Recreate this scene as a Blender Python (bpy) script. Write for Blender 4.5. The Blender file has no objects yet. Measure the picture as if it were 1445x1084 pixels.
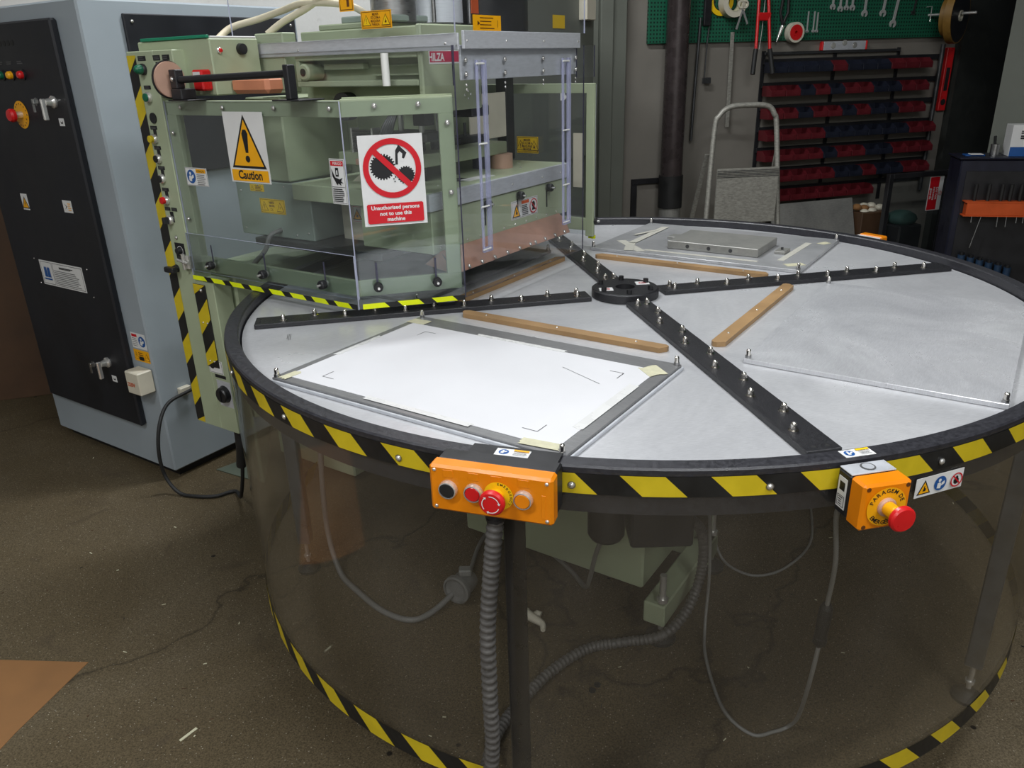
import bpy, math, random
from mathutils import Vector, Matrix

random.seed(11)
sc = bpy.context.scene
COL = sc.collection
PI = math.pi
def rad(a): return math.radians(a)

# ------------------------------------------------------------------ camera
cam_d = bpy.data.cameras.new('camera')
cam_d.sensor_fit = 'HORIZONTAL'; cam_d.sensor_width = 36.0
cam_d.lens = 1110.0 / 1445.0 * 36.0
cam_d.clip_start = 0.02
cam = bpy.data.objects.new('camera', cam_d); COL.objects.link(cam)
_p, _r = 0.3879, -0.0298
_fw = Vector((0, math.cos(_p), -math.sin(_p))); _u0 = Vector((0, math.sin(_p), math.cos(_p))); _r0 = Vector((1, 0, 0))
_rt = math.cos(_r) * _r0 + math.sin(_r) * _u0; _up = -math.sin(_r) * _r0 + math.cos(_r) * _u0
_m = Matrix((( _rt.x, _up.x, -_fw.x, -0.30636), (_rt.y, _up.y, -_fw.y, -2.01759), (_rt.z, _up.z, -_fw.z, 1.43), (0, 0, 0, 1)))
cam.matrix_world = _m
sc.camera = cam

# ------------------------------------------------------------------ world, exposure
w = bpy.data.worlds.new('world'); sc.world = w; w.use_nodes = True
w.node_tree.nodes['Background'].inputs[0].default_value = (0.75, 0.85, 1.0, 1)
w.node_tree.nodes['Background'].inputs[1].default_value = 0.03
sc.view_settings.view_transform = 'Standard'
sc.view_settings.look = 'None'
sc.view_settings.exposure = -0.42
sc.view_settings.gamma = 1.0
sc.view_settings.use_curve_mapping = False
sc.cycles.transparent_max_bounces = 24
sc.cycles.max_bounces = 8
sc.cycles.sample_clamp_indirect = 4.0
sc.cycles.caustics_reflective = False
sc.cycles.caustics_refractive = False
# the workshop's ceiling lamps, all outside the picture: identical battens in two rows parallel to the back wall
LAMP_POWER = 70.0
for _name, _x, _y in (('ceiling_lamp_press_offscreen', -0.50, 0.86), ('ceiling_lamp_table_offscreen', 0.51, -1.58),
                      ('ceiling_lamp_aisle_offscreen', -1.98, -2.34), ('ceiling_lamp_rear_offscreen', -1.22, -4.82), ('ceiling_lamp_door_offscreen', 1.27, -4.07)):
    _ld = bpy.data.lights.new(_name, 'AREA'); _ld.shape = 'RECTANGLE'; _ld.size = 1.25; _ld.size_y = .2
    _ld.energy = LAMP_POWER; _ld.color = (0.955, 0.98, 1.0)
    _lo = bpy.data.objects.new(_name, _ld); COL.objects.link(_lo)
    _lo.location = (_x, _y, 3.25); _lo.rotation_euler = (0, 0, math.radians(17.0))

# ------------------------------------------------------------------ frames
def RZ(a): return Matrix.Rotation(rad(a), 4, 'Z')
WORLD = Matrix.Identity(4)
TF = RZ(10.6)                    # turntable, arms along its axes
MF = RZ(56.0)                    # press: x along its front, y away from the table centre
def PF(k): return RZ(-34.4 + 90 * k)   # platens, y = -radius
WF = Matrix.Translation((1.186, 2.7, 0)) @ RZ(17.0)    # back wall: x along, -y towards the room
def RIM(angle, R):               # x along the rim, y inward, z up
    a = rad(angle)
    return Matrix.Translation((R * math.cos(a), R * math.sin(a), 0)) @ RZ(angle + 90)
FRAME = [WORLD]
def use(f): FRAME[0] = f

# ------------------------------------------------------------------ materials
MATS = {}
def _nt(name):
    m = bpy.data.materials.new(name); m.use_nodes = True
    nt = m.node_tree; nt.nodes.clear()
    out = nt.nodes.new('ShaderNodeOutputMaterial')
    MATS[name] = m
    return m, nt, out
def node(nt, t, **kw):
    n = nt.nodes.new(t)
    for k, v in kw.items():
        if k in n.inputs: n.inputs[k].default_value = v
        else: setattr(n, k, v)
    return n
def coords(nt, scale=(1, 1, 1), kind='Object'):
    tc = nt.nodes.new('ShaderNodeTexCoord'); mp = nt.nodes.new('ShaderNodeMapping')
    mp.inputs['Scale'].default_value = scale
    nt.links.new(tc.outputs[kind], mp.inputs['Vector'])
    return mp.outputs['Vector']
def noise(nt, vec, scale, detail=4, rough=.55, dist=0.0):
    n = node(nt, 'ShaderNodeTexNoise', Scale=scale, Detail=detail, Roughness=rough, Distortion=dist)
    nt.links.new(vec, n.inputs['Vector']); return n.outputs['Fac']
def ramp(nt, fac, stops):
    r = nt.nodes.new('ShaderNodeValToRGB'); e = r.color_ramp.elements
    while len(e) < len(stops): e.new(0.5)
    for i, (p, c) in enumerate(stops):
        e[i].position = p; e[i].color = (c[0], c[1], c[2], 1) if not isinstance(c, (int, float)) else (c, c, c, 1)
    nt.links.new(fac, r.inputs['Fac']); return r.outputs['Color']
def mixc(nt, a, b, fac, mode='MIX'):
    n = nt.nodes.new('ShaderNodeMix'); n.data_type = 'RGBA'; n.blend_type = mode
    for s, v in ((0, fac), (6, a), (7, b)):
        if hasattr(v, 'links'): nt.links.new(v, n.inputs[s])
        elif s == 0: n.inputs[0].default_value = v
        else: n.inputs[s].default_value = (v[0], v[1], v[2], 1)
    return n.outputs[2]
def M(name, col, rough=.5, metal=0.0, var=.10, vs=18.0, stretch=(1, 1, 1), bump=0.0, bs=200.0, spec=.5, rvar=.08, coat=0.0, emit=None):
    m, nt, out = _nt(name)
    b = node(nt, 'ShaderNodeBsdfPrincipled', Metallic=metal, Roughness=rough)
    b.inputs['Specular IOR Level'].default_value = spec
    b.inputs['Coat Weight'].default_value = coat
    v = coords(nt, stretch)
    f = noise(nt, v, vs)
    lo = [max(0, c * (1 - var)) for c in col]; hi = [min(1, c * (1 + var)) for c in col]
    nt.links.new(ramp(nt, f, [(.3, lo), (.7, hi)]), b.inputs['Base Color'])
    nt.links.new(ramp(nt, f, [(.3, max(0, rough - rvar)), (.7, min(1, rough + rvar))]), b.inputs['Roughness'])
    if bump:
        bp = node(nt, 'ShaderNodeBump', Strength=bump, Distance=.002)
        nt.links.new(noise(nt, v, bs, 2), bp.inputs['Height']); nt.links.new(bp.outputs[0], b.inputs['Normal'])
    if emit:
        b.inputs['Emission Color'].default_value = (*emit[0], 1); b.inputs['Emission Strength'].default_value = emit[1]
    nt.links.new(b.outputs[0], out.inputs[0])
    return m
def clear_sheet(name, tint=(.97, .98, .98), refl=.05, edge=.75, power=4.0, haze=.02, hazecol=(.6, .6, .62), rough=.02):
    """thin acrylic: transparent, mirror-like towards grazing angles, a little milky"""
    m, nt, out = _nt(name)
    lw = node(nt, 'ShaderNodeLayerWeight', Blend=.5)
    pw = node(nt, 'ShaderNodeMath', operation='POWER'); pw.inputs[1].default_value = power
    nt.links.new(lw.outputs['Facing'], pw.inputs[0])
    ma = node(nt, 'ShaderNodeMath', operation='MULTIPLY_ADD'); ma.inputs[1].default_value = edge; ma.inputs[2].default_value = refl
    nt.links.new(pw.outputs[0], ma.inputs[0])
    tr = node(nt, 'ShaderNodeBsdfTransparent'); tr.inputs[0].default_value = (*tint, 1)
    df = node(nt, 'ShaderNodeBsdfDiffuse'); df.inputs[0].default_value = (*hazecol, 1)
    gl = node(nt, 'ShaderNodeBsdfGlossy'); gl.inputs['Roughness'].default_value = rough; gl.inputs[0].default_value = (1, 1, 1, 1)
    hz = nt.nodes.new('ShaderNodeMixShader')
    n = noise(nt, coords(nt, (1, 1, .35)), 5.0, 5)
    nt.links.new(ramp(nt, n, [(.35, haze * .5), (.7, haze * 1.5)]), hz.inputs[0])
    nt.links.new(tr.outputs[0], hz.inputs[1]); nt.links.new(df.outputs[0], hz.inputs[2])
    mx = nt.nodes.new('ShaderNodeMixShader')
    nt.links.new(ma.outputs[0], mx.inputs[0]); nt.links.new(hz.outputs[0], mx.inputs[1]); nt.links.new(gl.outputs[0], mx.inputs[2])
    nt.links.new(mx.outputs[0], out.inputs[0])
    return m

green = M('olive_green_paint', (.38, .435, .29), .42, var=.07, vs=6, bump=.05, bs=400)
greend = M('dark_green_panel', (.10, .12, .09), .45, var=.15, vs=6)
greyblue = M('blue_grey_paint', (.33, .375, .41), .38, var=.05, vs=4, bump=.04, bs=500)
boxgrey = M('grey_green_box_paint', (.30, .36, .32), .4, var=.08, vs=7)
black = M('black_satin', (.014, .014, .016), .42, var=.3, vs=10)
blackp = M('black_powder_coat', (.016, .016, .019), .38, var=.35, vs=250, bump=.35, bs=900)
doorblack = M('black_door_paint', (.009, .010, .014), .5, var=.25, vs=5)
rimblack = M('black_rim_coat', (.028, .028, .034), .36, var=.3, vs=120, bump=.2, bs=900)
rubber = M('black_rubber', (.012, .012, .012), .6, var=.3)
white = M('white_print', (.74, .74, .73), .45, var=.03)
cream = M('cream_plastic', (.62, .58, .47), .45, var=.05)
yellow = M('hazard_yellow', (.62, .47, .015), .42, var=.08, vs=25)
hblack = M('hazard_black', (.012, .012, .012), .42, var=.3, vs=25)
fluo = M('fluorescent_yellow', (.80, .90, .005), .5, var=.05)
orange = M('orange_plastic', (.80, .235, .002), .38, var=.04)
ored = M('orange_red_plastic', (.60, .09, .015), .45, var=.1)
labor = M('orange_label', (.90, .42, .004), .45, var=.04)
labye = M('yellow_label', (.90, .58, .006), .45, var=.04)
red = M('red_plastic', (.62, .012, .014), .32, var=.08)
sred = M('sign_red', (.60, .006, .016), .45, var=.04)
blue = M('sign_blue', (.012, .09, .32), .45, var=.05)
ink = M('black_ink', (.010, .010, .012), .5, var=.2)
greyink = M('grey_ink', (.10, .10, .10), .55, var=.2)
brownink = M('dark_brown_ink', (.11, .035, .006), .5, var=.2)
chrome = M('polished_steel', (.80, .79, .76), .18, .72, var=.06)
nutsteel = M('nut_steel', (.80, .77, .72), .17, 1.0, var=.06)
steel = M('brushed_steel', (.42, .42, .42), .34, 1.0, var=.12, vs=40, stretch=(1, 1, 8))
alubar = M('aluminium_bar', (.60, .62, .66), .36, .30, var=.08, vs=14, stretch=(3, 3, 14))
copper = M('copper_sheet', (.70, .40, .30), .36, .5, var=.14, vs=12)
copdisc = M('pale_copper_disc', (.58, .36, .27), .5, .15, var=.06)
nylon = M('white_nylon', (.80, .80, .77), .4, var=.03)
maroon = M('maroon_plate', (.48, .02, .07), .4, var=.1)
wood = M('beech_strip', (.33, .20, .09), .55, var=.22, vs=9, stretch=(1, 1, 1))
brown = M('brown_board', (.075, .038, .018), .6, var=.25, vs=5)
card = M('brown_cardboard', (.24, .115, .04), .85, var=.10, vs=7)
masking = M('masking_tape', (.56, .54, .38), .7, var=.10, vs=70)
palet = M('pale_clear_tape', (.70, .70, .69), .28, var=.04)
creamtape = M('cream_tape', (.50, .49, .43), .6, var=.08, vs=60)
paper = M('white_paper', (.66, .66, .68), .6, var=.03, vs=5)
grey_cable = M('grey_cable', (.22, .22, .21), .5)
grey_plastic = M('grey_plastic', (.17, .17, .165), .5, var=.12)
hosem = M('grey_conduit', (.10, .095, .09), .45, var=.2, vs=60)
beige = M('beige_hose', (.62, .55, .40), .45, var=.08)
navy = M('navy_plastic', (.012, .015, .028), .45, var=.2)
binred = M('red_bin_plastic', (.11, .009, .014), .45, var=.15)
trolley = M('dark_navy_paint', (.010, .011, .024), .42, var=.2)
postgrey = M('grey_green_post', (.15, .16, .135), .55, var=.08, vs=4)
darkwall = M('dark_door_tone', (.022, .024, .021), .55, var=.15)
pipebrown = M('dark_brown_pipe', (.055, .043, .043), .28, .3, var=.2)
wrench_m = M('satin_wrench_steel', (.55, .55, .54), .35, .35, var=.08)
gold = M('ochre_roll', (.24, .13, .025), .5, var=.15)
ladder_m = M('worn_aluminium', (.36, .35, .31), .5, .35, var=.25, vs=30, stretch=(2, 2, 5))
greendot = M('green_plastic', (.005, .11, .055), .35, var=.1)
greenlid = M('green_strip', (.01, .22, .12), .45, var=.1)
smoke = M('smoked_black_strip', (.012, .011, .010), .3, var=.2)
darksteel = M('dark_steel', (.085, .087, .09), .4, .7, var=.2)
legsteel = M('leg_steel', (.16, .18, .22), .35, .7, var=.2)
whitecyl = M('translucent_white', (.72, .75, .80), .35, var=.06, vs=60, stretch=(.3, .3, 6))
salmon = M('salmon_reflection_tone', (.58, .22, .12), .5, var=.1)
bluecup = M('blue_paint', (.015, .04, .085), .5, var=.1)
teal = M('teal_cloth', (.02, .06, .05), .8)

acrylic = clear_sheet('clear_acrylic', (.925, .945, .945), .04, .60, 3.5, .018, (.32, .36, .38))
acrylic_top = clear_sheet('clear_acrylic_top', (.975, .98, .985), .02, .45, 4.0, .01, (.6, .62, .66))
acr_edge = M('acrylic_edge', (.50, .52, .66), .3, var=.06)
acr_dark = M('acrylic_dark_edge', (.05, .05, .08), .3, var=.2)
skirt_m = clear_sheet('skirt_acrylic', (.95, .95, .945), .025, .55, 3.2, .03, (.40, .36, .31), .04)
channel_m = clear_sheet('lavender_acrylic', (.85, .86, .96), .06, .5, 3.0, .38, (.62, .64, .86), .08)

def floor_material():
    m, nt, out = _nt('concrete_floor')
    b = node(nt, 'ShaderNodeBsdfPrincipled', Roughness=.55)
    b.inputs['Specular IOR Level'].default_value = .15
    v = coords(nt)
    big = ramp(nt, noise(nt, v, 1.1, 6, .62, .4), [(.30, (.080, .060, .033)), (.55, (.108, .084, .050)), (.75, (.136, .110, .072))])
    fine = ramp(nt, noise(nt, v, 230, 3, .75), [(.34, (.45, .45, .45)), (.66, (1.45, 1.45, 1.45))])
    c = mixc(nt, big, fine, .85, 'MULTIPLY')
    st = ramp(nt, noise(nt, v, 6.5, 5, .6, .6), [(.60, 0.0), (.74, .55)])
    c = mixc(nt, c, (.055, .042, .030), st)
    vo = node(nt, 'ShaderNodeTexVoronoi', Scale=85.0); nt.links.new(v, vo.inputs['Vector'])
    dots = ramp(nt, vo.outputs['Distance'], [(.07, .75), (.13, 0.0)])
    c = mixc(nt, c, (.42, .38, .30), dots)
    vo2 = node(nt, 'ShaderNodeTexVoronoi', Scale=5.5); nt.links.new(v, vo2.inputs['Vector'])
    spots = ramp(nt, vo2.outputs['Distance'], [(.032, .9), (.045, 0.0)])
    c = mixc(nt, c, (.012, .010, .009), spots)
    nv = node(nt, 'ShaderNodeTexNoise', Scale=3.0, Detail=6.0); nt.links.new(v, nv.inputs['Vector'])
    vm = node(nt, 'ShaderNodeVectorMath', operation='MULTIPLY_ADD'); vm.inputs[1].default_value = (.5, .5, .5)
    nt.links.new(nv.outputs['Color'], vm.inputs[0]); nt.links.new(v, vm.inputs[2])
    vo3 = node(nt, 'ShaderNodeTexVoronoi', Scale=.55, feature='DISTANCE_TO_EDGE'); nt.links.new(vm.outputs[0], vo3.inputs['Vector'])
    crack = ramp(nt, vo3.outputs['Distance'], [(.0015, .6), (.005, 0.0)])
    c = mixc(nt, c, (.02, .016, .012), crack)
    nt.links.new(c, b.inputs['Base Color'])
    bp = node(nt, 'ShaderNodeBump', Strength=.35, Distance=.002)
    nt.links.new(noise(nt, v, 300, 3), bp.inputs['Height']); nt.links.new(bp.outputs[0], b.inputs['Normal'])
    nt.links.new(b.outputs[0], out.inputs[0]); return m
def plaster_material():
    m, nt, out = _nt('old_plaster')
    b = node(nt, 'ShaderNodeBsdfPrincipled', Roughness=.8)
    v = coords(nt)
    c = ramp(nt, noise(nt, v, 1.3, 6, .6), [(.3, (.58, .57, .54)), (.7, (.74, .73, .70))])
    s = ramp(nt, noise(nt, v, 26, 4, .6, .5), [(.62, 0.0), (.8, .35)])
    c = mixc(nt, c, (.20, .18, .15), s)
    nt.links.new(c, b.inputs['Base Color'])
    bp = node(nt, 'ShaderNodeBump', Strength=.4, Distance=.004); nt.links.new(noise(nt, v, 40, 4), bp.inputs['Height']); nt.links.new(bp.outputs[0], b.inputs['Normal'])
    nt.links.new(b.outputs[0], out.inputs[0]); return m
def alu_material(name, lo, hi, r0, r1, metal=.55, smear=3.0, dark=None):
    m, nt, out = _nt(name)
    b = node(nt, 'ShaderNodeBsdfPrincipled', Metallic=metal)
    v = coords(nt); vs = coords(nt, (1, 9, 1))
    n1 = noise(nt, v, smear, 6, .62, .8); n2 = noise(nt, vs, 60, 4, .7)
    c = ramp(nt, n1, [(.32, lo), (.60, hi)])
    c = mixc(nt, c, ramp(nt, n2, [(.3, .80), (.7, 1.10)]), .8, 'MULTIPLY')
    if dark: c = mixc(nt, c, dark, ramp(nt, noise(nt, v, smear * .8, 5, .6, 1.0), [(.48, 0.0), (.72, .5)]))
    nt.links.new(c, b.inputs['Base Color'])
    nt.links.new(ramp(nt, n1, [(.25, r1), (.7, r0)]), b.inputs['Roughness'])
    bp = node(nt, 'ShaderNodeBump', Strength=.025, Distance=.001); nt.links.new(n2, bp.inputs['Height']); nt.links.new(bp.outputs[0], b.inputs['Normal'])
    nt.links.new(b.outputs[0], out.inputs[0]); return m
def peg_material():
    m, nt, out = _nt('green_pegboard')
    b = node(nt, 'ShaderNodeBsdfPrincipled', Roughness=.5)
    tc = nt.nodes.new('ShaderNodeTexCoord'); sx = nt.nodes.new('ShaderNodeSeparateXYZ'); nt.links.new(tc.outputs['Object'], sx.inputs[0])
    ds = []
    for k, p in ((0, .0185), (2, .0185)):
        a = node(nt, 'ShaderNodeMath', operation='MULTIPLY'); a.inputs[1].default_value = 1 / p; nt.links.new(sx.outputs[k], a.inputs[0])
        f = node(nt, 'ShaderNodeMath', operation='FRACT'); nt.links.new(a.outputs[0], f.inputs[0])
        s = node(nt, 'ShaderNodeMath', operation='SUBTRACT'); s.inputs[1].default_value = .5; nt.links.new(f.outputs[0], s.inputs[0])
        q = node(nt, 'ShaderNodeMath', operation='ABSOLUTE'); nt.links.new(s.outputs[0], q.inputs[0]); ds.append(q)
    mx = node(nt, 'ShaderNodeMath', operation='MAXIMUM'); nt.links.new(ds[0].outputs[0], mx.inputs[0]); nt.links.new(ds[1].outputs[0], mx.inputs[1])
    c = ramp(nt, mx.outputs[0], [(.20, (.003, .014, .010)), (.27, (.010, .115, .062))])
    nt.links.new(c, b.inputs['Base Color']); nt.links.new(b.outputs[0], out.inputs[0]); return m
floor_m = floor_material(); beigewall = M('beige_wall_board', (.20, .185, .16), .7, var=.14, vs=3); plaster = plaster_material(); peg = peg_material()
alu_table = alu_material('turntable_aluminium', (.52, .525, .545), (.72, .725, .745), .24, .42, .35)
alu_platen = alu_material('scratched_platen_aluminium', (.50, .505, .53), (.74, .745, .77), .20, .40, .35, 2.6, (.32, .32, .34))
alu_frame = alu_material('dull_platen_aluminium', (.22, .22, .225), (.32, .32, .325), .30, .45, .5)
alu_block = alu_material('block_aluminium', (.27, .27, .255), (.38, .375, .35), .35, .5, .4)
alu_mid = alu_material('grey_platen_aluminium', (.34, .345, .355), (.56, .565, .58), .26, .42, .4, 3.0)
ceil_m = M('ceiling_paint', (.42, .42, .40), .8)

# ------------------------------------------------------------------ mesh building
BASE = {}
class MB:
    def __init__(s): s.v = []; s.f = []; s.m = []; s.sm = []; s.mats = []
    def mi(s, mat):
        if mat not in s.mats: s.mats.append(mat)
        return s.mats.index(mat)
    def add(s, vs, fs, mat, smooth=False):
        o = len(s.v); i = s.mi(mat)
        s.v += [Vector(p) for p in vs]
        for f in fs: s.f.append([o + k for k in f]); s.m.append(i); s.sm.append(smooth)
        return s
    def box(s, x0, x1, y0, y1, z0, z1, mat, bev=0.0, T=None, sides=None):
        if x0 > x1: x0, x1 = x1, x0
        if y0 > y1: y0, y1 = y1, y0
        if z0 > z1: z0, z1 = z1, z0
        b = min(bev, (x1 - x0) * .45, (y1 - y0) * .45, (z1 - z0) * .45)
        if b <= 0:
            vs = [(x, y, z) for x in (x0, x1) for y in (y0, y1) for z in (z0, z1)]
            fs = [(0, 1, 3, 2), (4, 6, 7, 5), (0, 4, 5, 1), (2, 3, 7, 6), (0, 2, 6, 4), (1, 5, 7, 3)]
            if T: vs = [T @ Vector(p) for p in vs]
            s.add(vs, fs, mat)
            if sides is not None:          # other material on the thin edges
                big = max(range(3), key=lambda k: -((x1 - x0), (y1 - y0), (z1 - z0))[k])
                keep = {0: (0, 1), 1: (2, 3), 2: (4, 5)}[big]
                for k in range(6):
                    if k not in keep: s.m[len(s.m) - 6 + k] = s.mi(sides)
            return s
        vs = []; idx = {}
        def vid(p):
            k = (round(p[0], 6), round(p[1], 6), round(p[2], 6))
            if k not in idx: idx[k] = len(vs); vs.append(p)
            return idx[k]
        X = (x0, x1); Y = (y0, y1); Z = (z0, z1); I = (x0 + b, x1 - b), (y0 + b, y1 - b), (z0 + b, z1 - b)
        fs = []
        def P(a, e, i, j, k):   # corner i,j,k, sitting on the face of axis a
            q = [I[0][i], I[1][j], I[2][k]]; q[a] = (X, Y, Z)[a][(i, j, k)[a]]; return vid(tuple(q))
        for e in (0, 1):
            fs.append([P(0, e, e, j, k) for j, k in ((0, 0), (1, 0), (1, 1), (0, 1))][::1 if e else -1])
            fs.append([P(1, e, i, e, k) for i, k in ((0, 0), (1, 0), (1, 1), (0, 1))][::-1 if e else 1])
            fs.append([P(2, e, i, j, e) for i, j in ((0, 0), (1, 0), (1, 1), (0, 1))][::1 if e else -1])
        for i in (0, 1):
            for j in (0, 1):
                q = [P(0, 0, i, j, 0), P(1, 0, i, j, 0), P(1, 0, i, j, 1), P(0, 0, i, j, 1)]; fs.append(q if i == j else q[::-1])
                q = [P(1, 0, 0, i, j), P(2, 0, 0, i, j), P(2, 0, 1, i, j), P(1, 0, 1, i, j)]; fs.append(q if i == j else q[::-1])
                q = [P(2, 0, i, 0, j), P(0, 0, i, 0, j), P(0, 0, i, 1, j), P(2, 0, i, 1, j)]; fs.append(q if i == j else q[::-1])
                for k in (0, 1):
                    q = [P(0, 0, i, j, k), P(1, 0, i, j, k), P(2, 0, i, j, k)]; fs.append(q if (i + j + k) % 2 else q[::-1])
        if T: vs = [T @ Vector(p) for p in vs]
        return s.add(vs, fs, mat)
    def lathe(s, o, axis, prof, mat, seg=20, a0=0.0, a1=2 * PI, smooth=True, flat=True):
        """profile [(radius, height)] turned about axis through o; consecutive points get own vertices (crisp rings)"""
        o = Vector(o); n = Vector(axis).normalized()
        u = n.orthogonal().normalized(); wv = n.cross(u)
        if abs(n.z) > .999: u = Vector((1, 0, 0)); wv = n.cross(u)
        full = abs(a1 - a0 - 2 * PI) < 1e-6; k = seg if full else seg + 1
        for (r0, h0), (r1, h1) in zip(prof[:-1], prof[1:]):
            vs = []; fs = []
            for r, h in ((r0, h0), (r1, h1)):
                if r < 1e-7: vs.append(o + n * h)
                else:
                    for q in range(k):
                        a = a0 + (a1 - a0) * q / seg
                        vs.append(o + n * h + (u * math.cos(a) + wv * math.sin(a)) * r)
            if r0 < 1e-7:
                for q in range(seg): fs.append((0, 1 + (q + 1) % k, 1 + q))
            elif r1 < 1e-7:
                for q in range(seg): fs.append((q, (q + 1) % k, k))
            else:
                for q in range(seg): fs.append((q, (q + 1) % k, k + (q + 1) % k, k + q))
            s.add(vs, fs, mat, smooth and abs(h1 - h0) > 1e-9)
        return s
    def cyl(s, p0, p1, r, mat, seg=14, r1=None, caps=True):
        p0 = Vector(p0); p1 = Vector(p1); d = (p1 - p0).length; r1 = r if r1 is None else r1
        pr = [(r, 0), (r1, d)]
        if caps: pr = [(0, 0)] + pr + [(0, d)]
        return s.lathe(p0, p1 - p0, pr, mat, seg)
    def ball(s, c, r, mat, seg=12, flat=1.0, axis=(0, 0, 1), half=False):
        n = 6; prof = [(r * math.sin(PI * i / n * (.5 if half else 1)), -r * math.cos(PI * i / n * (.5 if half else 1)) * flat) for i in range(n + 1)]
        if half: prof = [(a, -b) for a, b in prof][::-1]; 
        o = Vector(c); ax = Vector(axis).normalized(); u = ax.orthogonal().normalized(); wv = ax.cross(u)
        vs = []; fs = []
        for r_, h in prof:
            for q in range(seg):
                a = 2 * PI * q / seg; vs.append(o + ax * h + (u * math.cos(a) + wv * math.sin(a)) * max(r_, 1e-6))
        for i in range(n):
            for q in range(seg): fs.append((i * seg + q, i * seg + (q + 1) % seg, (i + 1) * seg + (q + 1) % seg, (i + 1) * seg + q))
        return s.add(vs, fs, mat, True)
    def tube(s, pts, r, mat, seg=8, rfun=None, caps=True):
        pts = [Vector(p) for p in pts]; vs = []; fs = []; n = len(pts); up = None
        for i, p in enumerate(pts):
            t = (pts[min(i + 1, n - 1)] - pts[max(i - 1, 0)]).normalized()
            if up is None: up = t.orthogonal().normalized()
            up = (up - t * up.dot(t)).normalized(); sd = t.cross(up)
            rr = rfun(i) if rfun else r
            for q in range(seg):
                a = 2 * PI * q / seg; vs.append(p + (up * math.cos(a) + sd * math.sin(a)) * rr)
        for i in range(n - 1):
            for q in range(seg): fs.append((i * seg + q, i * seg + (q + 1) % seg, (i + 1) * seg + (q + 1) % seg, (i + 1) * seg + q))
        s.add(vs, fs, mat, True)
        if caps: s.add(vs[:seg], [tuple(range(seg))[::-1]], mat); s.add(vs[-seg:], [tuple(range(seg))], mat)
        return s
    def prism(s, poly, o, ux, uy, h, mat, side=None):
        o = Vector(o); ux = Vector(ux); uy = Vector(uy); n = ux.cross(uy).normalized(); k = len(poly)
        a = [o + ux * x + uy * y for x, y in poly]; b = [p + n * h for p in a]
        s.add(a, [tuple(range(k))[::-1]], mat); s.add(b, [tuple(range(k))], mat)
        for i in range(k): s.add([a[i], a[(i + 1) % k], b[(i + 1) % k], b[i]], [(0, 1, 2, 3)], side or mat)
        return s
    def bar(s, p0, p1, wd, th, mat, up=(0, 0, 1), bev=0.0):
        p0 = Vector(p0); p1 = Vector(p1); t = (p1 - p0); L = t.length; t.normalize(); up = Vector(up)
        sd = up.cross(t).normalized(); up2 = t.cross(sd)
        T = Matrix(((t.x, sd.x, up2.x, p0.x), (t.y, sd.y, up2.y, p0.y), (t.z, sd.z, up2.z, p0.z), (0, 0, 0, 1)))
        return s.box(0, L, -wd / 2, wd / 2, -th / 2, th / 2, mat, bev, T)
    def mesh(s, name, T=None):
        me = bpy.data.meshes.new(name)
        me.from_pydata([(T @ p if T else p)[:] for p in s.v], [], s.f)
        for mt in s.mats: me.materials.append(mt)
        me.polygons.foreach_set('material_index', s.m); me.polygons.foreach_set('use_smooth', s.sm)
        me.update(); return me
    def build(s, name, parent=None, label=None, cat=None, group=None, kind=None):
        F = FRAME[0]
        if parent is not None:
            o = bpy.data.objects.new(name, s.mesh(name, BASE[parent.name].inverted() @ F))
            COL.objects.link(o); o.parent = parent; BASE[o.name] = BASE[parent.name]
        else:
            lo = Vector([min(p[k] for p in s.v) for k in range(3)]); hi = Vector([max(p[k] for p in s.v) for k in range(3)])
            c = Vector(((lo.x + hi.x) / 2, (lo.y + hi.y) / 2, lo.z)); B = F @ Matrix.Translation(c)
            o = bpy.data.objects.new(name, s.mesh(name, Matrix.Translation(-c)))
            o.matrix_world = B; COL.objects.link(o); BASE[o.name] = B
        return tag(o, label, cat, group, kind)
def tag(o, label=None, cat=None, group=None, kind=None):
    if label: o['label'] = label
    if cat: o['category'] = cat
    if group: o['group'] = group
    if kind: o['kind'] = kind
    return o
def thing(name, label, cat, loc, group=None):
    o = bpy.data.objects.new(name, None); o.empty_display_size = .05
    B = FRAME[0] @ Matrix.Translation(loc); o.matrix_world = B; COL.objects.link(o); BASE[o.name] = B
    return tag(o, label, cat, group)
def toward(d):
    return Vector((0, 0, 1)).rotation_difference(Vector(d)).to_matrix().to_4x4()
def inst(name, me, parent, loc, d=None, rz=0.0):
    o = bpy.data.objects.new(name, me)
    L = Matrix.Translation(loc) @ (toward(d) if d else Matrix.Identity(4)) @ Matrix.Rotation(rz, 4, 'Z')
    if parent is None: o.matrix_world = FRAME[0] @ L; COL.objects.link(o); BASE[o.name] = o.matrix_world.copy(); return o
    COL.objects.link(o); o.parent = parent
    o.matrix_local = BASE[parent.name].inverted() @ FRAME[0] @ L
    return o
def smooth_path(pts, n=8):
    P = [Vector(p) for p in pts]; out = []
    for i in range(len(P) - 1):
        a = P[max(i - 1, 0)]; b = P[i]; c = P[i + 1]; d = P[min(i + 2, len(P) - 1)]
        for k in range(n):
            t = k / n
            out.append(.5 * ((2 * b) + (c - a) * t + (2 * a - 5 * b + 4 * c - d) * t * t + (3 * b - a - 3 * c + d) * t ** 3))
    return out + [P[-1]]

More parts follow.
